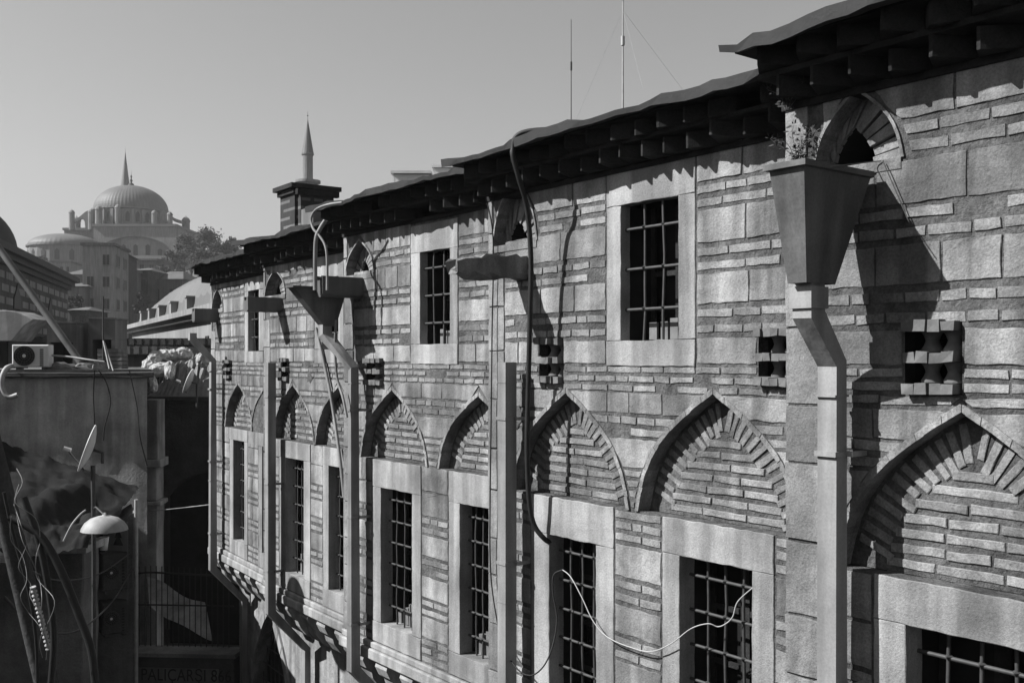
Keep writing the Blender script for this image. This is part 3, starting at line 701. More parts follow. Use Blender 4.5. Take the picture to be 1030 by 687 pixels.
# weeds growing by the big hopper
def weed(name, base, h, n, seed, lb, grp):
    random.seed(seed); t = thing(name, lb, 'plant', base, grp); st = MB(); lf = MB(); base = Vector(base)
    for _ in range(n):
        d = Vector((U(-.5, .5), U(-.5, .5), 1)).normalized(); p = [base + Vector((U(-.02, .02), U(-.02, .02), -.02))]
        for k in range(5): p.append(p[-1] + d * h / 5 * U(.7, 1.2)); d = (d + Vector((U(-.45, .45), U(-.45, .45), U(-.25, .1)))).normalized()
        tube(st, p, .003, 0, 4, .4)
        for q in p[1:]:
            for _k in range(5):
                a = Vector((U(-1, 1), U(-1, 1), U(-.6, .8))).normalized(); s_ = a.orthogonal().normalized(); L = U(.02, .045); c = q + a * .01
                lf.add([c, c + a * L * .5 + s_ * L * .22, c + a * L, c + a * L * .5 - s_ * L * .22], [(0, 1, 2, 3)])
    st.build('stem', M['bark'], t); lf.build('leaf_spray', M['leaf'], t, False)
q = bays[0]
def hp(x, y, e):
    s, z = q.at(x, y, e); return tuple(q.P(s, e, z))
weed('wall_weed', hp(802, 166, .10), .24, 7, 3, 'leafy weed rooted between big hopper and arch', None)
weed('wall_weed', hp(790, 108, .12), .20, 6, 5, 'sprig of weed under the nearest eave corner', None)
random.seed(11)
# ------------------------------------------------------------------ terrace house and the yard on the left
def fr_at(x, Z, yaw=0.0):                          # frame facing the street: s right, e towards the viewer
    a = math.radians(yaw); return Fr(Vector(((x - HX) / F * Z, Z, CAM_H)), (math.cos(a), math.sin(a), 0), (math.sin(a), -math.cos(a), 0))
def zpx(y, Z): return (HY - y) / F * Z
def wpx(d, Z): return d / F * Z
tf = fr_at(-170, 20.0, 4); tf.n = Vector((.40, -1, 0)).normalized()
TH = thing('plaster_house', 'grey plastered house with a flat cluttered roof terrace left of the alley', 'house', tuple(tf.P(3, -2, -CAM_H)))
tw = wpx(311, 20.0); mb = MB(); zt = zpx(380, 20)
# front wall as a fine grid so that the plaster undulates
nx, nz = 40, 30
for j in range(nz + 1):
    for i in range(nx + 1): mb.v.append(tuple(tf.P(tw * i / nx, U(-.012, .012), -CAM_H + (zt + CAM_H) * j / nz)))
for j in range(nz):
    for i in range(nx): a = j * (nx + 1) + i; mb.f.append([a, a + 1, a + nx + 2, a + nx + 1]); mb.m.append(0); mb.sm.append(True)
box(mb, tf, .02, tw - .03, -6, -.03, -CAM_H, zt - .01)
mb.build('wall', M['plaster'], TH)
mb = MB(); poly = []
slab(mb, tf, [(-.1, zt), (tw + .12, zt), (tw + .12, zt + .11), (-.1, zt + .11)], -6, .14, 0, .02, .012, .4); mb.build('roof_slab', M['darkwall'], TH)
mb = MB(); box(mb, tf, -.1, tw + .1, -6, -.1, zt + .112, zt + .16, 0, .01); mb.build('roof_deck', M['plaster2'], TH)
pf = fr_at(144, 21.2, 6)
for y0, y1, wd, dp in ((402, 462, .30, .35), (462, 470, .38, .42), (470, 504, .27, .30), (504, 508, .36, .38), (508, 760, .28, .30)):
    mb = MB(); slab(mb, pf, [(0, zpx(y1, 21.2) + .003), (wd, zpx(y1, 21.2) + .003), (wd, zpx(y0, 21.2)), (0, zpx(y0, 21.2))], -.6, dp - .3, 0, .015, .01, .25); mb.build('corner_pier', M['plaster'], TH)
deck = zt + .16
def air_con(fr, s, e, z, w, h, lb, skin='white', grp=None):
    t = thing('air_conditioner', lb, 'air conditioner', tuple(fr.P(s + w / 2, e - .15, z)), grp)
    mb = MB(); slab(mb, fr, [(s, z + .05), (s + w, z + .05), (s + w, z + h), (s, z + h)], e - .32, e, 0, .02); mb.build('casing', M[skin], t)
    c = fr.P(s + w * .34, e + .004, z + .05 + (h - .05) * .5); r = min(w * .30, h * .40)
    mb = MB(); n = 28; mb.add([c + fr.r * math.cos(2 * math.pi * k / n) * r + Vector((0, 0, math.sin(2 * math.pi * k / n) * r)) + fr.n * .004 for k in range(n)], [list(range(n))]); mb.build('fan_opening', M['dark'], t)
    mb = MB()
    for q in (.35, .6, .85, 1.0): tube(mb, [c + fr.n * .014 + fr.r * math.cos(2 * math.pi * k / n) * r * q + Vector((0, 0, math.sin(2 * math.pi * k / n) * r * q)) for k in range(n + 1)], .006, 0, 5, cap=False)
    for k in range(8): a = math.pi * k / 8; d = fr.r * math.cos(a) * r + Vector((0, 0, math.sin(a) * r)); tube(mb, [c + fr.n * .012 - d, c + fr.n * .012 + d], .004, 0, 4)
    mb.build('fan_guard', M['iron'], t)
    mb = MB(); hub = [c + fr.n * .02 + fr.r * math.cos(2 * math.pi * k / 14) * r * .18 + Vector((0, 0, math.sin(2 * math.pi * k / 14) * r * .18)) for k in range(14)]; mb.add(hub, [list(range(14))]); mb.build('hub', M['white'], t)
    mb = MB()
    for k in range(9): box(mb, fr, s + w * .76, s + w * .86, e, e + .006, z + h * .14 + k * h * .08, z + h * .14 + k * h * .08 + h * .045)
    mb.build('side_louvre', M['dark'], t)
    for q in (.1, .8): mb = MB(); box(mb, fr, s + w * q, s + w * q + .06, e - .3, e - .02, z, z + .049); mb.build('foot', M['iron'], t)
    return t
af = fr_at(12, 20.3, 8)
air_con(af, 0, 0, deck, wpx(35, 20.3), wpx(25, 20.3), 'white air conditioner outdoor unit with round fan on the terrace edge')
cable('ac_hose', [ray(12, 368, 20.1), ray(6, 371, 19.9), ray(2, 380, 19.8), ray(3, 392, 19.8), ray(9, 399, 19.8), ray(18, 397, 19.8)], .05, 'cable', 'fat grey hose drooping from the terrace air conditioner', 'hose')
cable('wall_cable', [ray(95, 372, 19.7), ray(94, 400, 19.85), ray(95, 425, 19.85), ray(94, 452, 19.85)], .012, 'black', 'straight black wire down the plaster wall', 'cable')
cable('wall_cable', [ray(99, 372, 19.7), ray(107, 385, 19.8), ray(111, 405, 19.8), ray(105, 430, 19.8), ray(104, 443, 19.8)], .012, 'black', 'curving black wire looping down the plaster wall', 'cable')
cable('wall_cable', [ray(130, 372, 19.7), ray(138, 410, 19.8), ray(141, 440, 19.8), ray(148, 468, 20.4)], .01, 'black', 'slanting black wire near the plaster house corner', 'cable')
# curved sheet metal hood
hf = fr_at(-30, 22.5, 0); t = thing('metal_hood', 'curved sheet metal hood on the far left of the roof terrace', 'hood', tuple(hf.P(.6, -.5, deck)))
mb = MB(); prof = [(wpx(x + 30, 22.5), zpx(y, 22.5)) for x, y in ((-30, 312), (5, 312), (15, 313), (25, 317), (33, 321), (24, 328), (12, 343), (-30, 343))]
slab(mb, hf, prof, -.9, 0, 0, .015); mb.build('shell', M['pipe'], t)
mb = MB(); slab(mb, hf, [(wpx(36, 22.5), deck), (wpx(41, 22.5), deck), (wpx(41, 22.5), zpx(344, 22.5)), (wpx(36, 22.5), zpx(344, 22.5))], -.8, -.1); mb.build('leg', M['iron'], t)
mb = MB(); box(mb, hf, -.5, wpx(34, 22.5), -.8, -.15, deck, zpx(343.5, 22.5)); mb.build('duct_box', M['dark'], t)
cable('leaning_pole', [ray(-8, 240, 21.6), ray(81, 364.5, 21.2)], .075, 'tin', 'long metal pole leaning diagonally across the roof terrace', 'pole', k=1)
def hut(x0, x1, y0, Z, lb):
    fr = fr_at(x0, Z, 5); wd = wpx(x1 - x0, Z); z1 = zpx(y0, Z); t = thing('roof_hut', lb, 'roof hut', tuple(fr.P(wd / 2, -.6, deck)))
    ym = z1 - .42 * (z1 - deck)
    mb = MB(); box(mb, fr, 0, wd, -1.0, 0, ym, z1, 0, .006); box(mb, fr, -.03, wd + .03, -1.03, .03, z1, z1 + .04); mb.build('top_panel', M['tin'], t)
    for q in (0, wd - .09): mb = MB(); box(mb, fr, q, q + .09, -1, -.004, deck, ym - .003); mb.build('post', M['tin'], t)
    mb = MB(); box(mb, fr, .092, wd - .092, -.98, -.85, deck, ym - .003); mb.build('back_panel', M['dark'], t)
    return t
hut(47, 76, 325, 24, 'dark tin roof hut behind the leaning pole'); hut(89, 115, 321, 24.5, 'dark tin roof hut with open front behind the thin mast')
cf_ = fr_at(98, 21.0, 3); t = thing('crate', 'dark slatted crate standing on the terrace by the mast', 'crate', tuple(cf_.P(.25, -.2, deck)))
for k in range(5): mb = MB(); box(mb, cf_, 0, wpx(24, 21), -.4, 0, deck + .002 + k * .085, deck + .075 + k * .085, 0, .004); mb.build('slat', M['wood'], t)
mb = MB(); box(mb, cf_, .02, wpx(24, 21) - .02, -.38, -.02, deck, deck + .42); mb.build('filling', M['dark'], t)
cable('thin_mast', [ray(103.5, 298, 21), ray(104, 371, 21)], .018, 'iron', 'thin upright mast on the roof terrace', 'mast', k=1)
for (xa, ya, xb, yb, lb) in ((104, 343, 110, 371, 'pale rod leaning on the crate, the left one'), (105, 345, 114, 373, 'pale rod leaning on the crate, the right one')):
    cable('rod', [ray(xa, ya, 20.7), ray(xb, yb, 20.4)], .016, 'cable', lb, 'rod', k=1)
mb = MB(); tube(mb, catmull([ray(47, 357, 20.6), ray(70, 359, 20.6), ray(90, 362, 20.5), ray(105, 364, 20.5)]), .02, 0, 6); tag(recentre(mb.build('batten', M['cable'])), 'pale bent batten lying along the terrace behind the air conditioner', 'batten')
for k, (x0, x1, y, Z, lb) in enumerate(((48, 72, 366, 20.6, 'broad rubble lump beside the air conditioner'), (74, 90, 366, 20.9, 'rubble lump under the end of the leaning pole'), (92, 104, 366, 20.5, 'small pale rubble lump left of the crate'))):
    fr = fr_at(x0, Z, 3); wd = wpx(x1 - x0, Z); mb = MB()
    slab(mb, fr, [(wd * a, deck + h) for a, h in ((0, 0), (1, 0), (.93, .08), (.7, .13), (.5, .10), (.3, .15), (.08, .09))], -.5, 0, 0, .03, .02, .12); tag(recentre(mb.build('debris', M['plaster2'])), lb, 'debris', 'debris on the roof terrace')
# rear house with an arch, the rubble on its roof, sacks, dish
rf = fr_at(150, 25, -6); RH = thing('rear_house', 'dark house at the alley end with a broad black archway', 'house', tuple(rf.P(2, -2, -CAM_H)))
rw = 3.6; rz = zpx(403, 25); A2 = Arch(wpx(70, 25), wpx(66, 25), -CAM_H + .0, zpx(470, 25)); mb = MB()
arcp = [(A2.sa - A2.w, -CAM_H + .02)] + [(A2.sa + A2.w * math.cos(math.pi - math.pi * k / 24), zpx(528, 25) + (zpx(474, 25) - zpx(528, 25)) * math.sin(math.pi * k / 24)) for k in range(25)] + [(A2.sa + A2.w, -CAM_H + .02)]
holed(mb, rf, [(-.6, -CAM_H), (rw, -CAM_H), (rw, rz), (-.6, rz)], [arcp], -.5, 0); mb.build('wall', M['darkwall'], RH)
mb = MB(); box(mb, rf, -.6, rw, -5, -2.5, -CAM_H, rz - .02); mb.build('inner_wall', M['dark'], RH)
mb = MB(); box(mb, rf, -.65, rw, -5, .06, rz + .003, rz + .1, 0, .01); mb.build('roof_slab', M['darkwall'], RH)
rtop = rz + .1
hm2 = MB(); NX, NY = 34, 14; x0h, x1h = wpx(-6, 25), wpx(62, 25)
for j in range(NY + 1):
    for i in range(NX + 1):
        a, c = i / NX, j / NY; h = math.sin(math.pi * min(1, c * 1.05)) * (.25 + .75 * min(1, a * 3.5)) * min(1, (1 - a) * 6 + .3) * 1.0; h = max(0, h * U(.75, 1.1) - .02)
        hm2.v.append(tuple(rf.P(x0h + (x1h - x0h) * a + U(-.03, .03), -.1 - 2.2 * c, rtop + h)))
for j in range(NY):
    for i in range(NX): q = j * (NX + 1) + i; hm2.f.append([q, q + 1, q + NX + 2, q + NX + 1]); hm2.m.append(0); hm2.sm.append(False)
o = struct(hm2.build('rubble', M['plaster2']), 'stuff'); tag(o, 'heap of grey rubble on the roof at the alley end', 'rubble')
def sack(x, y, Z, rx, rz_, lb, tilt=0):
    random.seed(int(x * 31 + y)); bm = bmesh.new(); bmesh.ops.create_icosphere(bm, subdivisions=4, radius=1)
    for v in bm.verts:
        n = v.co.normalized(); k = 1 + .5 * (.35 - abs(mnoise.noise(n * 1.7 + Vector((x, y, 0))))) + .22 * (.3 - abs(mnoise.noise(n * 4.5 + Vector((y, x, 3))))) + .10 * mnoise.noise(n * 11 + Vector((x, 0, y)))
        v.co = Vector((n.x * rx * k, n.y * rx * .8 * k, (abs(n.z) ** .8 * math.copysign(1, n.z)) * rz_ * k))
    me = bpy.data.meshes.new('sack'); bm.to_mesh(me); bm.free(); me.materials.append(M['sack']); o = bpy.data.objects.new('sack', me); COL.objects.link(o)
    o.location = ray(x, y, Z); o.rotation_euler = (0, math.radians(tilt), U(0, 3)); me.polygons.foreach_set('use_smooth', [True] * len(me.polygons)); tag(o, lb, 'sack', 'sacks on the rubble')
for a in ((151, 368, 24.6, .17, .16, 'lowest left white sack on the rubble heap', 20), (157, 361, 24.8, .22, .16, 'broad white sack on the heap, second from the left', -10), (166, 358, 24.9, .2, .14, 'white sack on the heap crest left of the middle', 5),
          (175, 357, 25, .2, .12, 'flat white sack in the middle of the heap crest', 0), (185, 356, 25, .18, .14, 'white sack on the heap crest right of the middle', 10), (171, 373, 24.3, .14, .22, 'upright pale sack at the front of the heap', 25),
          (153, 386, 24.2, .13, .2, 'pointed white sack at the foot of the heap', 30), (204, 362, 24.4, .15, .17, 'white sack beside the bent drainpipe top', 0), (160, 372, 24.5, .24, .15, 'grey dusty sack half buried under the upper sacks', -15)): sack(*a)
random.seed(21)
def dish(c, r, aim, lb, m='white', mast_to=None):
    t = thing('satellite_dish', lb, 'satellite dish', tuple(c)); aim = Vector(aim).normalized(); u = aim.orthogonal().normalized(); v = aim.cross(u); mb = MB(); n = 24; rs = []
    for q in (0.02, .35, .7, 1.0): rs.append([Vector(c) + aim * (r * .22 * q * q) + (u * math.cos(2 * math.pi * k / n) + v * math.sin(2 * math.pi * k / n)) * r * q for k in range(n)])
    for q in (1.0, .7, .35, .02): rs.append([p - aim * .015 for p in rs[{1.0: 3, .7: 2, .35: 1, .02: 0}[q]]])
    mb.add([p for r_ in rs for p in r_], [[i * n + k, i * n + (k + 1) % n, (i + 1) * n + (k + 1) % n, (i + 1) * n + k] for i in range(7) for k in range(n)] + [list(range(n)), [7 * n + k for k in range(n)]], 0, True)
    mb.build('reflector', M[m], t)
    f = Vector(c) + aim * r * 1.0; mb = MB(); tube(mb, [Vector(c) + Vector((0, 0, -r * .97)) + aim * .1, f + Vector((0, 0, -r * .3))], .012, 0, 5); mb.build('feed_arm', M['iron'], t)
    mb = MB(); tube(mb, [f + Vector((0, 0, -r * .3)) - aim * .05, f + Vector((0, 0, -r * .3)) + aim * .05], .03, 0, 8); mb.build('receiver', M['cable'], t)
    mb = MB(); tube(mb, [Vector(c) - aim * .02, Vector(c) - aim * .14 , Vector(c) - aim * .14 + Vector((0, 0, -(r + .25) if mast_to is None else mast_to))], .022, 0, 6); mb.build('bracket', M['iron'], t)
    return t
dish(ray(192, 384, 23.5), .30, (-.93, -.12, .36), 'white satellite dish seen nearly edge on before the rubble')
# alley: tarpaulin roof, lamp, second dish, sign wall, fence
mb = MB(); NX, NY = 64, 36; A_, B_, C_, D_ = ray(-60, 425, 19.8), ray(141, 489, 19.75), ray(88, 548, 15), ray(-60, 575, 13.5)
for j in range(NY + 1):
    for i in range(NX + 1):
        a, c = i / NX, j / NY; p = A_.lerp(B_, a).lerp(D_.lerp(C_, a), c); p.z += .10 * math.sin(a * 9 + c * 5) * math.sin(math.pi * c) + .05 * math.sin(a * 23 + c * 11) * math.sin(math.pi * c) + .16 * (abs(mnoise.noise(Vector((a * 5, c * 9, 1)))) - .2) + .09 * (abs(mnoise.noise(Vector((a * 14, c * 20, 4)))) - .2) + U(-.006, .006); mb.v.append(tuple(p))
for j in range(NY):
    for i in range(NX): q = j * (NX + 1) + i; mb.f.append([q, q + 1, q + NX + 2, q + NX + 1]); mb.m.append(0); mb.sm.append(True)
o = mb.build('tarpaulin', M['tarp']); tag(recentre(o), 'dark wrinkled tarpaulin roof stretched below the plaster house', 'tarpaulin')
sf = fr_at(84, 18.2, -14); sf.n = Vector((.42, -1, 0)).normalized(); SH = thing('shop_house', 'small plastered shop front under the tarpaulin beside the street lamp', 'shop', tuple(sf.P(.5, -1, -CAM_H)))
mb = MB(); slab(mb, sf, [(0, -CAM_H), (1.02, -CAM_H), (1.02, zpx(513, 18.2)), (.0, zpx(550, 18.2))], -1.2, 0, 0, .02, .01, .3); mb.build('wall', M['plaster2'], SH)
mb = MB(); slab(mb, sf, [(.15, zpx(604, 18.2)), (.9, zpx(604, 18.2)), (.9, zpx(522, 18.2)), (.15, zpx(549, 18.2))], .003, .05, 0, .01); sg = mb.build('sign_board', M['housew'], SH)
for cx, w_, zb in ((.36, .22, zpx(556, 18.2)), (.70, .2, zpx(546, 18.2))):
    mb = MB()
    for k in range(3): slab(mb, sf, [(cx - w_ / 2 * (1 - k * .25), zb + k * .13), (cx + w_ / 2 * (1 - k * .25), zb + k * .13), (cx, zb + .2 + k * .13)], .052 + k * .004, .058 + k * .004, 0, .002)
    mb.build('tree_emblem', M['soot_shade'], sg)
mb = MB(); tube(mb, [sf.P(1.06, .05, -CAM_H), sf.P(1.06, .05, zpx(500, 18.2))], .035, 0, 8); mb.build('downpipe', M['cable'], SH)
lf_ = fr_at(26, 16.5, 0); LWH = thing('lean_to', 'pale flaking lean-to wall below the tarpaulin edge', 'lean-to', tuple(lf_.P(.5, -.5, -CAM_H)))
mb = MB(); slab(mb, lf_, [(-.6, -CAM_H), (.92, -CAM_H), (.92, zpx(556, 16.5)), (-.6, zpx(556, 16.5))], -.6, 0, 0, .02, .015, .25); mb.build('wall', M['plaster2'], LWH)
mb = MB(); box(mb, lf_, -.65, 1.0, -.65, .08, zpx(555, 16.5), zpx(548, 16.5), 0, .01); mb.build('coping', M['plaster'], LWH)
acf = fr_at(103, 17.6, 32)
zz = zpx(598, 17.6); air_con(acf, 0, 0, zz, .42, .68, 'dim air conditioner mounted below the tree emblem sign', skin='darkwall', grp='alley air conditioners')  # casing colour darkened to stand in for the alley's shade
zz2 = zpx(642, 17.6); air_con(acf, 0, 0, zz2, .42, .60, 'lower dim air conditioner behind the iron fence', skin='darkwall', grp='alley air conditioners')
pk = fr_at(99, 17.2, 0); mb = MB(); lathe(mb, pk.P(.09, 0, 0), [(.001, zpx(553, 17.2)), (.06, zpx(553, 17.2)), (.085, zpx(540, 17.2)), (.07, zpx(540, 17.2)), (.05, zpx(552, 17.2))], 0, 14)
tag(recentre(mb.build('bucket', M['white'])), 'small white bucket hanging under the lamp shade', 'bucket')
# street lamp
lx, LZ = 94.5, 14.0; base = ray(lx, HY, LZ); base.z = 0; t = thing('street_lamp', 'old street lamp with a broad pale dish shade over the alley', 'street lamp', tuple(base))
mb = MB(); tube(mb, [base, ray(lx, 560, LZ), ray(lx - 1, 468, LZ)], .032, 0, 8); mb.build('pole', M['iron'], t)
mb = MB(); sc = ray(105, 533, 13.6); prof = [(.30, 0), (.29, .035), (.25, .10), (.18, .155), (.09, .185), (.03, .195), (.02, .23), (.001, .23)]; lathe(mb, sc, prof, 0, 28); lathe(mb, sc, [(.001, .20), (.08, .18), (.17, .145), (.24, .09), (.28, .03), (.295, .001)], 0, 28); mb.build('lamp_shade', M['enamel'], t)
mb = MB(); lathe(mb, sc, [(.001, -.06), (.05, -.05), (.065, 0), (.045, .07), (.03, .12)], 0, 14); mb.build('bulb', M['cable'], t)
mb = MB(); tube(mb, catmull([ray(lx, 512, LZ), ray(lx + 2, 510, 13.8), ray(103, 516, 13.6), sc + Vector((0, 0, .22))]), .012, 0, 6); mb.build('bracket_arm', M['iron'], t)
dish(ray(92.5, 452, 14.0), .33, (-.90, -.28, .33), 'white satellite dish edge on at the top of the lamp pole', mast_to=-.15)
cable('thin_wire', [ray(64, 544, 13.8), ray(72, 528, 13.8), ray(80, 518, 13.9), ray(86, 513, 14)], .012, 'cable', 'short bright wire end dangling left of the lamp shade', 'wire')
cable('thin_wire', [ray(150, 514, 19.8), ray(180, 511, 19.5), ray(214, 507, 18.6)], .009, 'pipe', 'bright wire strung across the black archway', 'wire')
# low wall with lettering, fence and a slanting sheet
wf_ = fr_at(14, 18.6, -4); wl = wpx(226, 18.6); zw = zpx(657, 18.6); LW = thing('alley_wall', 'low dark wall with painted lettering under the iron fence', 'wall', tuple(wf_.P(wl / 2, -.2, -CAM_H)))
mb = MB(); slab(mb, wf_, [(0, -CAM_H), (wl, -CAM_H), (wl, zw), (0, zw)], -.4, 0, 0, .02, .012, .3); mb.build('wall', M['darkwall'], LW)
mb = MB(); box(mb, wf_, -.05, wl + .05, -.45, .07, zw + .003, zw + .07, 0, .008); mb.build('coping', M['plaster2'], LW)
mb = MB(); box(mb, wf_, wpx(118, 18.6), wpx(211, 18.6), .006, .03, zpx(715, 18.6), zpx(668, 18.6)); sb_ = mb.build('sign_board', M['tin'], LW)
def lettering(txt, fr, s, e, z, h, sx, m, parent):
    cu = bpy.data.curves.new('lettering', 'FONT'); cu.body = txt; cu.size = h * 1.38; cu.extrude = .004; cu.space_character = 1.05
    o = bpy.data.objects.new('tmp', cu); COL.objects.link(o); dg = bpy.context.evaluated_depsgraph_get(); me = o.evaluated_get(dg).to_mesh()
    mb = MB(); mb.add([fr.P(s + v.co.x * sx, e + v.co.z, z + v.co.y) for v in me.vertices], [list(p.vertices) for p in me.polygons]); W_ = max(v.co.x for v in me.vertices) * sx
    o.evaluated_get(dg).to_mesh_clear(); bpy.data.objects.remove(o); bpy.data.curves.remove(cu); return mb.build('lettering', M[m], parent), W_
lettering('PALI\u00c7AR\u015eI 866', wf_, wpx(132, 18.6), .036, zpx(680, 18.6), .22, .80, 'dark', sb_)
ff = fr_at(96, 18.9, -4); fl = wpx(142, 18.9); FN = thing('iron_fence', 'black iron railing with an arched top rail above the lettered wall', 'fence', tuple(ff.P(fl / 2, 0, zw)))
mb = MB(); zb = zw + .07; top = lambda s: zpx(572 + 26 * (max(0, 1 - s / 1.1)) ** 2 + 6 * (s / fl), 18.9)
k = 0
while k * .105 < fl: s = k * .105; tube(mb, [ff.P(s, 0, zb), ff.P(s, 0, top(s) + .12)], .009, 0, 5); k += 1
mb.build('railing_bars', M['black'], FN)
mb = MB(); tube(mb, [ff.P(fl * i / 30, 0, top(fl * i / 30)) for i in range(31)], .02, 0, 6); mb.build('rail', M['black'], FN)
for yy in (607, 652): mb = MB(); tube(mb, [ff.P(0, 0, zpx(yy, 18.9)), ff.P(fl, 0, zpx(yy, 18.9))], .016, 0, 6); mb.build('rail', M['black'], FN)
mb = MB(); P_ = [ray(148, 580, 20.6), ray(206, 607, 20.0), ray(214, 642, 19.6), ray(150, 606, 20.0)]; N_ = 14
for j in range(9):
    for i in range(N_ + 1): a, c = i / N_, j / 8; p = P_[0].lerp(P_[1], a).lerp(P_[3].lerp(P_[2], a), c); p.z += .05 * math.sin(a * 7 + c * 4) - .12 * math.sin(math.pi * a) * c; mb.v.append(tuple(p))
for j in range(8):
    for i in range(N_): q = j * (N_ + 1) + i; mb.f.append([q, q + 1, q + N_ + 2, q + N_ + 1]); mb.m.append(0); mb.sm.append(True)
tag(recentre(mb.build('awning', M['plaster'])), 'pale slanting cloth awning seen through the iron railing', 'awning')
# near left: leaning service pole with its cables and the house across the street
mb = MB(); tube(mb, [ray(-22, 400, 6.6), ray(8, 520, 6.8), ray(50, 700, 7.0), ray(78, 830, 7.2)], .075, 0, 10, 1.1); t = mb.build('service_pole', M['darkwall']); tag(recentre(t), 'dark leaning service pole at the lower left edge', 'pole')
mb = MB(); n = 60; a, c = ray(33, 590, 6.75), ray(49, 652, 6.85); tube(mb, [a.lerp(c, i / n) for i in range(n + 1)], lambda u: .016 + .005 * (1 if int(u * n) % 4 < 2 else -1), 0, 8); tag(recentre(mb.build('ribbed_conduit', M['cable'])), 'pale ribbed conduit running along the leaning pole', 'conduit')
for lst, r, lb in (([(24, 500), (40, 548), (50, 600), (54, 645), (50, 700)], .022, 'thick black cable hanging close to the leaning pole'), ([(10, 520), (40, 538), (62, 575), (80, 620), (92, 655), (97, 700)], .026, 'thick black cable sagging from the pole towards the railing')):
    cable('thick_cable', [ray(x, y, 6.6) for x, y in lst], r, 'black', lb, 'cable')
for lst, Z0, Z1, lb in (([(0, 552), (30, 573), (62, 584), (100, 577), (131, 556)], 7, 17.9, 'thin black cable slung from the pole to the shop front'), ([(4, 600), (40, 632), (78, 634), (112, 606), (133, 572)], 7, 17.9, 'thin black cable sagging low before the lean-to wall'),
        ([(38, 700), (36, 640), (28, 590), (14, 540), (4, 495)], 6.7, 6.6, 'black cable running tight along the inner side of the pole')):
    cable('black_cable', [ray(x, y, Z0 + (Z1 - Z0) * k / (len(lst) - 1)) for k, (x, y) in enumerate(lst)], .011, 'black', lb, 'cable')
random.seed(5)
for k in range(4):
    p = []; x, y = U(2, 12), U(470, 520)
    for q in range(9): p.append(ray(x + U(-7, 9), y, 6.5 + U(-.1, .1))); x += 5.2; y += U(14, 24)
    cable('loose_wire', p, .0022, 'pipe', 'tangled thin wire wound round the leaning pole', 'wire', 'loose wires on the leaning pole', 5)
of = Fr((-1.6, -2.2, CAM_H), (-.53, .85, 0), (.85, .53, 0))
OH = thing('dark_house', 'dark house edge with a flat canopy in the bottom left corner', 'house', tuple(of.P(2, -2, -CAM_H) + Vector((-4, 0, 0))))
of.o = Vector((-4.3, -1.5, CAM_H)); mb = MB(); box(mb, of, 0, 20.5, -5, 0, -CAM_H, .1); mb.build('wall', M['darkwall'], OH)
mb = MB(); box(mb, of, -.1, 20.6, -5.1, .12, .102, .22); mb.build('roof_slab', M['darkwall'], OH)
mb = MB(); box(mb, of, 6.3, 9.3, .002, .62, -2.35, -2.25); mb.build('canopy', M['tarp'], OH)
for k in range(5): mb = MB(); box(mb, of, 2 + k * 3.4, 3.1 + k * 3.4, .002, .05, -2.0, -.5); mb.build('window', M['pane'], OH)

of2 = Fr((-13.6, 9, CAM_H), (-.05, 1, 0), (1, .05, 0)); SHD = thing('shade_house', 'unseen tall plain house added left of view to shade the alley', 'house', tuple(of2.P(6, -3, -CAM_H)))  # out of view, added to keep the sun off the tarpaulin
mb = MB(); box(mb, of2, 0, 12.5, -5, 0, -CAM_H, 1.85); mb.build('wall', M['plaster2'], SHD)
mb = MB(); box(mb, of2, -.1, 12.6, -5.1, .15, 1.853, 1.98); mb.build('roof_slab', M['darkwall'], SHD)
for k in range(4): mb = MB(); box(mb, of2, 1 + k * 3, 2 + k * 3, .002, .05, -1.6, .2); mb.build('window', M['pane'], SHD)
# ------------------------------------------------------------------ the quarter behind: madrasa, vaulted hall, houses, mosque, minaret, trees
def win(fr, parent, s, w_, z0, z1, e=0.0, frame='housew', sill=True):
    mb = MB(); box(mb, fr, s, s + w_, e + .004, e + .03, z0, z1, 0)
    o = mb.build('window', M['hole'], parent)
    t = max(.06, w_ * .09); fm = MB()
    prof = [(s - t, z0 - t), (s + w_ + t, z0 - t), (s + w_ + t, z1 + t), (s - t, z1 + t)]
    for a in ((s - t, s - .002, z0 - t, z1 + t), (s + w_ + .002, s + w_ + t, z0 - t, z1 + t)): box(fm, fr, a[0], a[1], e, e + .07, a[2], a[3])
    box(fm, fr, s, s + w_, e, e + .068, z1 + .002, z1 + t); box(fm, fr, s - .0, s + w_, e, e + .12, z0 - t, z0 - .002); box(fm, fr, s + w_ * .47, s + w_ * .53, e + .031, e + .05, z0, z1)
    fm.build('frame', M[frame], o); return o
# madrasa wall on the left
u = Vector((-.263, 1, 0)).normalized(); mo = ray(68, HY, 60); mfr = Fr(mo, -u, Vector((u.y, -u.x, 0)))
MD = thing('madrasa', 'old banded madrasa wall with heavy cornice and a lead dome at the far left', 'madrasa', (mo.x, mo.y, 0))
mz = zpx(292, 60); mb = MB(); box(mb, mfr, 0, 36, -12, 0, -CAM_H, mz); mb.build('wall', M['band'], MD)
mb = MB()
for k, (e, z0, z1) in enumerate(((.18, 0, .22), (.36, .222, .45), (.6, .452, .75))): box(mb, mfr, -e, 36.2, -12, e, mz + z0, mz + z1)
mb.build('cornice', M['lead'], MD)
mb = MB(); box(mb, mfr, 5.2, 36, -12, -3.5, mz + .76, mz + 2.2); box(mb, mfr, 5.0, 36, -12, -3.2, mz + 2.202, mz + 2.6, 0); mb.build('upper_wall', M['band'], MD)
mb = MB(); c = ray(-43, HY, 56); c.z = CAM_H + zpx(254, 56); lathe(mb, c, [(2.95 * math.cos(a), 2.9 * math.sin(a)) for a in [math.pi / 2 * k / 12 for k in range(12)]] + [(.02, 2.92)], 0, 64, True, .02, 32); mb.build('dome', M['lead'], MD)
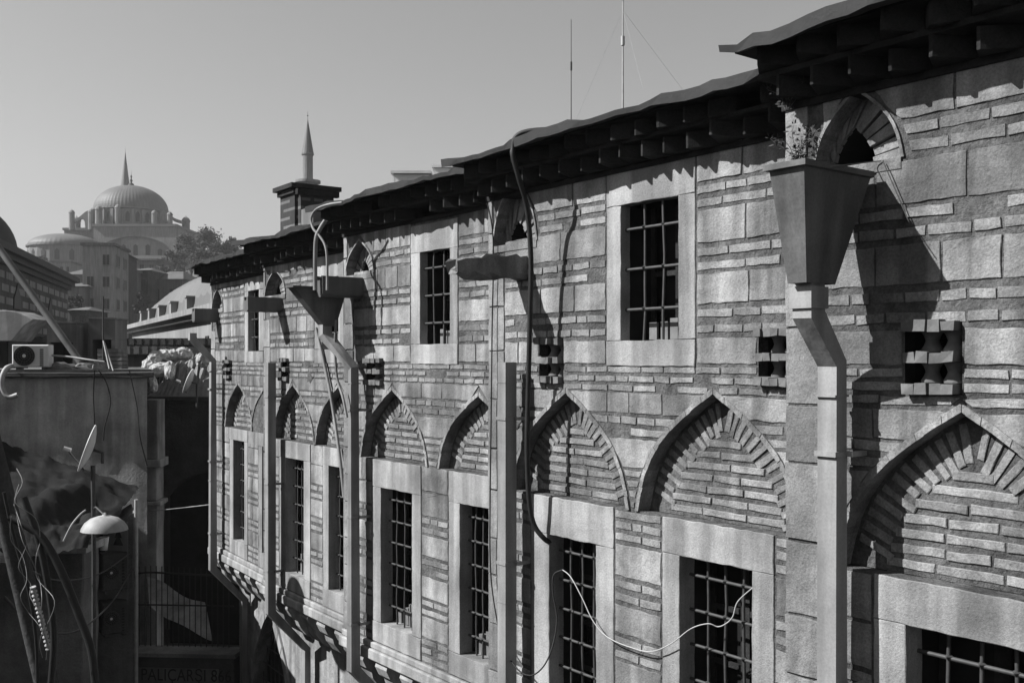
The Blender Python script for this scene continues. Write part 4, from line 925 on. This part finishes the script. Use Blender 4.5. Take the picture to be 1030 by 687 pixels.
for px_, y0, y1 in ((17, 285, 311), (50, 300, 327)):
    s, Z = None, None
    uu = (px_ - HX) / F; t = (mo.x - uu * mo.y) / (uu * u.y - u.x) if abs(uu * u.y - u.x) > 1e-6 else 0; P_ = mo + u * t; s = -t; Z = P_.y
    h0, h1 = zpx(y1, Z), zpx(y0, Z); mb = MB(); slab(mb, mfr, [(s - .8, h0), (s + .8, h0), (s + .75, h0 + (h1 - h0) * .4), (s + .25, h0 + (h1 - h0) * .75), (s, h1), (s - .25, h0 + (h1 - h0) * .75), (s - .75, h0 + (h1 - h0) * .4)], .003, .05, 0, .01); mb.build('pointed_window', M['hole'], MD)
# vaulted hall
vo = ray(213, HY, 46); vd = Vector((-.505, 1, 0)).normalized(); vf = Fr(vo, -vd, Vector((-vd.y, vd.x * -1, 0)) if False else Vector((-1, -.505, 0)).normalized())
VH = thing('vaulted_hall', 'low stone hall with a ribbed lead vault and chimney blocks along its eave', 'hall', (vo.x, vo.y, 0))
def onv(px_):
    uu = (px_ - HX) / F; t = (uu * vo.y - vo.x) / (vd.x - uu * vd.y); return t, vo + vd * t
t_far, Pf = onv(133); t_near = -4
ez = zpx(311.5, onv(200)[1].y)
mb = MB(); box(mb, vf, -t_far, -t_near, -9, 0, -CAM_H, ez - .5); mb.build('wall', M['housew'], VH)
mb = MB(); box(mb, vf, -t_far - .3, -t_near, -9, .35, ez - .5, ez - .28, 0); box(mb, vf, -t_far - .5, -t_near, -9, .6, ez - .277, ez, 0); mb.build('cornice', M['housew'], VH)
mb = MB(); n = 60; m = 14; r_end = 7.0
for i in range(n + 1):
    a = i / n; s = -t_far + (t_far - t_near) * a
    k = math.sin(min(1, a * 2.2 + .01) * math.pi / 2) ** .55
    for j in range(m + 1):
        q = math.pi * j / m; mb.v.append(tuple(vf.P(s, -4.2 + 4.0 * math.cos(q), ez + (.16 if i % 3 == 0 else 0) + 2.7 * k * math.sin(q) ** .9)))
for i in range(n):
    for j in range(m): q = i * (m + 1) + j; mb.f.append([q, q + 1, q + m + 2, q + m + 1]); mb.m.append(0); mb.sm.append(False)
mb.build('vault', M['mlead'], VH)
for px_ in (143, 151, 161, 173, 189):
    t_, P_ = onv(px_); h = .72; w_ = wpx(7.5, P_.y) * 1.35; mb = MB(); box(mb, vf, -t_ - w_ / 2, -t_ + w_ / 2, -1.3, .1, ez + .002, ez + h); box(mb, vf, -t_ - w_ / 2 - .1, -t_ + w_ / 2 + .1, -1.35, .15, ez + h + .002, ez + h + .1); mb.build('chimney_block', M['housew'], VH)
for k in range(9):
    s = -t_far + 1 + k * (t_far - t_near - 3) / 9; mb = MB(); box(mb, vf, s, s + .8, .003, .04, ez - 3.2, ez - 1.3); mb.build('window', M['hole'], VH)
# flat dark roofs between
def flat(x0, x1, y0, Z, lb, m='darkwall', d=4):
    fr = fr_at(x0, Z, -3); wd = wpx(x1 - x0, Z); z1 = zpx(y0, Z); t = thing('flat_roof_house', lb, 'house', tuple(fr.P(wd / 2, -1, -CAM_H)))
    mb = MB(); box(mb, fr, 0, wd, -d, 0, -CAM_H, z1 - .22); mb.build('wall', M['housed'], t)
    mb = MB(); n = int(wd / .25)
    for k in range(n): box(mb, fr, wd * k / n, wd * (k + .6) / n, -d, .3, z1 - .2, z1 + .02)
    box(mb, fr, -.1, wd + .1, -d, .28, z1 - .215, z1 - .02); mb.build('roof', M[m], t)
    for k in range(3): win(fr, t, wd * (.12 + .3 * k), wd * .12, z1 - 1.6, z1 - .6, 0, 'housed')
    return t
flat(118, 214, 341, 34, 'long low house with a dark corrugated roof below the vault'); flat(20, 92, 339, 37, 'low dark roofed house behind the tin roof huts', 'tin'); flat(112, 176, 349, 29, 'lower grey flat roof just behind the rubble heap', 'tin', 3)
# hillside houses
def house(name, x0, x1, ytop, Z, yaw, d, rows, cols, lb, wall='housed', ybase=350, roof='flat', grp=None, side=0):
    fr = fr_at(x0, Z, yaw); wd = wpx(x1 - x0, Z) / max(.3, math.cos(math.radians(yaw))); z1 = zpx(ytop, Z); z0 = zpx(ybase, Z) - 4; t = thing(name, lb, 'house', tuple(fr.P(wd / 2, -d / 2, z0)), grp)
    mb = MB(); box(mb, fr, 0, wd, -d, 0, z0, z1); mb.build('wall', M[wall], t)
    mb = MB()
    if roof == 'flat': box(mb, fr, -.25, wd + .25, -d - .25, .3, z1 + .003, z1 + .35)
    else:
        h = wd * .28; v = [fr.P(-.4, .4, z1), fr.P(wd + .4, .4, z1), fr.P(wd + .4, -d - .4, z1), fr.P(-.4, -d - .4, z1), fr.P(wd * .3, -d / 2, z1 + h), fr.P(wd * .7, -d / 2, z1 + h)]
        mb.add(v, [(0, 1, 5, 4), (2, 3, 4, 5), (1, 2, 5), (3, 0, 4), (0, 3, 2, 1)])
    mb.build('roof', M['tile' if roof != 'flat' else 'housed'], t)
    H = z1 - z0 - 4
    for r in range(rows):
        zc = z1 - (r + .62) * H / rows
        for c in range(cols):
            s = wd * (c + .5) / cols; w_ = wd / cols * .42
            if R() < .08: continue
            win(fr, t, s - w_ / 2, w_, zc - H / rows * .24, zc + H / rows * .22, 0, wall)
        if side:
            rt = Fr(fr.P(wd, 0, 0), -fr.n, fr.r)
            for c in range(side): s = d * (c + .5) / side; win(rt, t, s - d / side * .2, d / side * .4, zc - H / rows * .24, zc + H / rows * .22, 0, wall)
    return t
house('apartment_house', 83, 113, 247, 130, 8, 8, 4, 2, 'tall narrow apartment house standing below the half dome', 'housew', 336, side=2)
mb = MB(); fr = fr_at(113.5, 131, 8); box(mb, fr, 0, .9, -9, -.5, zpx(345, 131), zpx(243, 131)); 
house('dark_house', 112, 123, 254, 139, 10, 10, 4, 1, 'dark gabled house flank beside the tall apartment house', 'darkwall', 338, 'hip')
house('hill_house', 114, 134, 273, 150, 4, 8, 3, 2, 'mid grey house right of the tall apartment house', 'housed', 338)
house('hill_house', 133, 149, 272, 154, -3, 8, 3, 2, 'narrow dark house beside the gabled pale house', 'darkwall', 340, 'hip')
house('hill_house', 148, 184, 281, 158, -5, 9, 2, 2, 'broad pale house with low pitched roof below the mosque', 'housed', 330, 'hip')
house('hill_house', 66, 85, 288, 128, 5, 7, 2, 2, 'small house with pitched roof left of the apartment house', 'housed', 338, 'hip')
house('hill_house', 70, 86, 312, 110, 0, 6, 2, 2, 'low dull house in front of the apartment house foot', 'darkwall', 340, 'hip')
house('hill_house', 178, 214, 296, 170, -6, 9, 2, 3, 'long dim house half hidden by the vaulted hall', 'darkwall', 325, 'hip')
house('hill_house', 40, 70, 264, 215, 6, 9, 2, 5, 'long arcaded terrace house at the foot of the mosque', 'housew', 285)
house('hill_house', 66, 90, 276, 190, 5, 9, 2, 3, 'dim house between the arcaded terrace and the apartment', 'housed', 300, 'hip')
house('hill_house', 118, 158, 262, 205, -2, 9, 2, 4, 'low wide terrace building below the great arch', 'housed', 285)
# mosque on the hill
ZM = 300.0; k_ = ZM / F
mc = ray(132, HY, ZM); MQ = thing('mosque', 'large domed mosque on the hill with a pointed minaret behind the dome', 'mosque', (mc.x, mc.y, hill_z(mc.x, mc.y)))
def mz_(y): return CAM_H + (HY - y) * k_
def C_(dx=0, dy=0): return Vector((mc.x + dx, mc.y + dy, 0))
mb = MB(); Rr, Hh = 35.5 * k_, 25 * k_; z0 = mz_(212)
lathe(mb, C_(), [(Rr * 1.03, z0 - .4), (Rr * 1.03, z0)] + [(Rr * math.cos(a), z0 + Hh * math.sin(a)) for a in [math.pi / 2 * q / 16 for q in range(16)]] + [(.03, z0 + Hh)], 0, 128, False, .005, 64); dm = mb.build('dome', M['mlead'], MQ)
mb = MB(); lathe(mb, C_(), [(.9, z0 + Hh - .1), (.75, z0 + Hh + .5), (.2, z0 + Hh + .9), (.45, z0 + Hh + 1.5), (.12, z0 + Hh + 2.1), (.3, z0 + Hh + 2.7), (.05, z0 + Hh + 3.2), (.02, z0 + Hh + 4.4)], 0, 12); mb.build('finial', M['lead'], dm)
mb = MB(); zd = mz_(232); lathe(mb, C_(), [(Rr * 1.0, zd), (Rr * 1.0, z0 - .8), (Rr * 1.07, z0 - .6), (Rr * 1.07, z0 - .4)], 0, 48, False); dr = mb.build('drum', M['mstone'], MQ)
for q in range(24):
    a = 2 * math.pi * q / 24
    if math.sin(a) > .35: continue
    f_ = Fr(C_(math.cos(a) * Rr * .995, math.sin(a) * Rr * .995), (-math.sin(a), math.cos(a), 0), (math.cos(a), math.sin(a), 0)); mb = MB()
    slab(mb, f_, [(-.55, zd + 1.4), (.55, zd + 1.4), (.55, zd + 3.4), (.3, zd + 4.1), (0, zd + 4.3), (-.3, zd + 4.1), (-.55, zd + 3.4)], 0, .12, 0, .02); mb.build('window', M['hole'], dr)
    a2 = a + math.pi / 24; f2 = Fr(C_(math.cos(a2) * Rr, math.sin(a2) * Rr), (-math.sin(a2), math.cos(a2), 0), (math.cos(a2), math.sin(a2), 0)); mb = MB(); slab(mb, f2, [(-.45, zd), (.45, zd), (.4, z0 - 1.0), (-.4, z0 - 1.0)], -.2, .7, 0, .05); mb.build('buttress', M['mstone'], dr)
def turret(x, y0, y1, dy, r, cap=True):
    mb = MB(); dx = (x - 132) * k_; zz0, zz1 = mz_(y1), mz_(y0); lathe(mb, C_(dx, dy), [(r, zz0), (r, zz1 - r * 1.3), (r * 1.15, zz1 - r * 1.25), (r * 1.05, zz1 - r * .9), (r * .75, zz1 - r * .4), (r * .1, zz1), (.03, zz1 + r * .3)], 0, 10, False); mb.build('turret', M['mstone'], MQ)
for x, y0, y1, dy, r in ((77, 218, 235, 0, 1.15), (84, 215, 235, -8, .8), (187, 218, 235, 0, 1.15), (180, 217, 235, -8, .8), (108, 216, 236, -11.5, .85), (116, 213, 234, -12, 1.0), (134, 212, 233, -11.8, .8), (166, 216, 234, -9, .8)): turret(x, y0, y1, dy, r)
for sg in (-1, 1):                                 # flying buttresses to the corner turrets, with the sky through them
    f_ = Fr(C_(0, -4), (sg, 0, 0), (0, -1, 0)); mb = MB()
    p = [(Rr * .98, z0 - .3), (Rr * 1.12, z0 - .9), (Rr * 1.32, mz_(221)), (Rr * 1.55, mz_(224)), (Rr * 1.55, mz_(227)), (Rr * 1.36, mz_(225)), (Rr * 1.28, mz_(222.5)), (Rr * 1.2, mz_(222)), (Rr * 1.14, mz_(225)), (Rr * 1.12, zd), (Rr * .98, zd)]
    slab(mb, f_, p, -1, .4, 0, .05); mb.build('flying_buttress', M['mstone'], MQ)
mfront = Fr(C_(0, -13.5), (1, 0, 0), (0, -1, 0)); X = lambda x: (x - 132) * k_
mb = MB(); zt_, zb_ = mz_(234), mz_(275)
ga = [(X(152) + 10.6 * math.cos(math.pi * (1 - q / 20)), mz_(262) + 5.4 * math.sin(math.pi * q / 20)) for q in range(21)]
holed(mb, mfront, [(X(113), zb_), (X(192), zb_), (X(192), zt_), (X(113), zt_)], [ga], -.8, 0); box(mb, mfront, X(113), X(192), -28, -1.4, zb_, zt_ - .02); mb.build('wall', M['mstone'], MQ)
mb = MB(); box(mb, mfront, X(138), X(166), -1.38, -1.2, zb_, mz_(240)); mb.build('arch_panel', M['housew'], MQ)
mb = MB(); box(mb, mfront, X(112), X(193), -29, .5, zt_ + .003, zt_ + .7); box(mb, mfront, X(71), X(112) - .01, -26, -8, zt_ + .003, zt_ + .7); mb.build('cornice', M['mlead'], MQ)
mb = MB(); box(mb, mfront, X(72), X(113) - .02, -25, -8.5, mz_(262), zt_); mb.build('side_wall', M['mstone'], MQ)
for q in range(5): mb = MB(); s = X(152) + (q - 2) * 3.4; slab(mb, mfront, [(s - .6, mz_(261)), (s + .6, mz_(261)), (s + .6, mz_(256) if abs(q - 2) == 2 else mz_(252)), (s, mz_(255) if abs(q - 2) == 2 else mz_(250.5)), (s - .6, mz_(256) if abs(q - 2) == 2 else mz_(252))], -1.19, -1.1, 0, .02); mb.build('window', M['hole'], MQ)
mb = MB(); sc_ = C_(X(88), -15); rr = 33 * k_; zs = mz_(254)
lathe(mb, sc_, [(rr * 1.04, zs - .4), (rr * 1.04, zs)] + [(rr * math.cos(a), zs + 12 * k_ * math.sin(a)) for a in [math.pi / 2 * q / 12 for q in range(12)]] + [(.03, zs + 12 * k_)], 0, 96, False, .005, 48); mb.build('half_dome', M['mlead'], MQ)
mb = MB(); lathe(mb, sc_, [(rr, mz_(285)), (rr, zs - .4)], 0, 16, False); hw = mb.build('apse_wall', M['mstone'], MQ)
for q in range(16):
    a = 2 * math.pi * (q + .5) / 16
    if math.sin(a) > 0: continue
    ap = rr * math.cos(math.pi / 16); f_ = Fr(sc_ + Vector((math.cos(a) * ap, math.sin(a) * ap, 0)), (-math.sin(a), math.cos(a), 0), (math.cos(a), math.sin(a), 0)); mb = MB(); slab(mb, f_, [(-.6, zs - 4.4), (.6, zs - 4.4), (.6, zs - 2), (0, zs - 1.3), (-.6, zs - 2)], .01, .12, 0, .02); mb.build('window', M['hole'], hw)
mb = MB(); lf2 = Fr(C_(X(40), -10), (1, 0, 0), (0, -1, 0)); box(mb, lf2, 0, X(150) - X(40), -14, -4, mz_(300), mz_(262)); mb.build('terrace_wall', M['mstone'], MQ)
mb = MB(); k_ = 322 / F; pm_ = ray(126, HY, 322); pm_.z = 0
lathe(mb, pm_, [(1.5, mz_(240)), (1.5, mz_(192)), (1.9, mz_(190.5)), (1.9, mz_(189)), (1.35, mz_(188.5)), (1.35, mz_(187)), (.04, mz_(153)), (.03, mz_(149))], 0, 16, False); mb.build('minaret', M['mlead'], MQ); k_ = ZM / F
# the slender minaret on the right
ZN = 160.0; c = ray(309.5, HY, ZN); q = ZN / F; zz = lambda y: CAM_H + (HY - y) * q
MN = thing('minaret', 'slender pale minaret with a dark cone rising behind the brick chimney', 'minaret', (c.x, c.y, 0)); c.z = 0
mb = MB(); lathe(mb, c, [(1.6, -1), (1.6, zz(188)), (1.5, zz(187)), (1.15, zz(184)), (.82, zz(183)), (.82, zz(157)), (.98, zz(156)), (.98, zz(154.5))], 0, 16, False); mb.build('shaft', M['mstone'], MN)
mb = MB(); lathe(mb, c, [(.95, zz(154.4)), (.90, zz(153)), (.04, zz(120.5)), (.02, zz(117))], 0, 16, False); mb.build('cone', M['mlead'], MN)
mb = MB(); lathe(mb, c, [(.01, zz(117.5)), (.14, zz(116.6)), (.01, zz(115.7)), (.03, zz(115)), (.01, zz(112))], 0, 8); mb.build('finial', M['lead'], MN)
mb = MB(); lathe(mb, c, [(1.0, zz(186)), (2.0, zz(184.4)), (2.0, zz(182)), (1.9, zz(182)), (1.9, zz(184))], 0, 24, False); mb.build('balcony', M['mstone'], MN)
# trees on the hill
def tree(x, ytop, ybase, Z, rw, n, lb, seed, grp='trees on the mosque hill'):
    random.seed(seed); base = ray(x, ybase, Z); top = CAM_H + zpx(ytop, Z); base.z = min(base.z, hill_z(base.x, base.y) + .5) if False else base.z
    H = top - base.z; t = thing('tree', lb, 'tree', tuple(base), grp); mb = MB(); rwm = wpx(rw, Z)
    tips = []
    tube(mb, [base, base + Vector((.1 * H * U(-.3, .3), 0, H * .3)), base + Vector((.1 * H * U(-.3, .3), 0, H * .55))], H * .022, 0, 7, .6)
    for b_ in range(16):
        a = U(0, 6.28); h = U(.28, .95); r = rwm * U(.45, 1) * math.sqrt(max(.05, 1 - (2 * (h - .58)) ** 2)); tip = base + Vector((math.cos(a) * r, math.sin(a) * r, H * h)); st = base + Vector((0, 0, H * U(.22, .5)))
        tube(mb, [st, st.lerp(tip, .5) + Vector((0, 0, H * .03)), tip], H * .008, 0, 5, .3); tips.append(tip)
    mb.build('trunk', M['bark'], t); lf = MB()
    cl = [(p, U(.16, .3) * min(H * .6, rwm)) for p in tips] + [(base + Vector((0, 0, H * U(.6, .8))), .3 * rwm) for _ in range(2)]
    sz = max(.16, wpx(1.35, Z))
    for _ in range(int(n * 1.7)):
        p, r = random.choice(cl); d = Vector((random.gauss(0, 1), random.gauss(0, 1), random.gauss(0, .75))); c = p + d * r * .62
        a = Vector((U(-1, 1), U(-1, 1), U(-.6, .6))).normalized(); b2 = a.orthogonal().normalized(); s = sz * U(.6, 1.3)
        lf.add([c - a * s, c + b2 * s * .5, c + a * s, c - b2 * s * .5], [(0, 1, 2, 3)])
    lf.build('crown', M['leaf'], t, False); return t
for a in ((214, 224, 282, 230, 20, 3200, 'tall airy tree on the hill right of the mosque, the highest crown', 1), (238, 240, 290, 235, 14, 1600, 'rounded tree at the right edge of the hill by the eave', 2),
          (193, 236, 292, 240, 16, 2400, 'dense tree against the right flank of the mosque', 3), (176, 250, 296, 225, 15, 2200, 'tree in front of the great mosque arch', 4), (208, 252, 300, 215, 18, 2400, 'broad tree above the vaulted hall roof', 5),
          (164, 268, 300, 200, 11, 1400, 'low tree over the broad pale house', 6), (30, 262, 292, 230, 12, 1300, 'low tree beyond the madrasa cornice corner', 7), (40, 258, 282, 260, 8, 900, 'small far tree beside the arcaded terrace', 8),
          (120, 258, 292, 196, 9, 1100, 'dark tree behind the tall apartment house', 9), (76, 296, 325, 120, 7, 900, 'small dark tree at the apartment house foot', 10), (226, 262, 300, 220, 16, 1800, 'spreading tree low on the hill near the eave', 12), (143, 292, 330, 140, 8, 900, 'dark bushy tree between the hill houses', 13)): tree(*a)
# evening haze over the quarter
hz = MB(); box(hz, WORLD, -330, 200, -12, 430, -1.0, 92); o = struct(hz.build('haze', []), 'stuff'); 
hm_ = bpy.data.materials.new('haze'); hm_.use_nodes = True; N = hm_.node_tree; N.nodes.clear(); pv = N.nodes.new('ShaderNodeVolumePrincipled'); oo = N.nodes.new('ShaderNodeOutputMaterial')
pv.inputs['Color'].default_value = (.9, .9, .9, 1); pv.inputs['Density'].default_value = .00032; pv.inputs['Anisotropy'].default_value = .2
N.links.new(pv.outputs[0], oo.inputs['Volume']); o.data.materials.append(hm_)
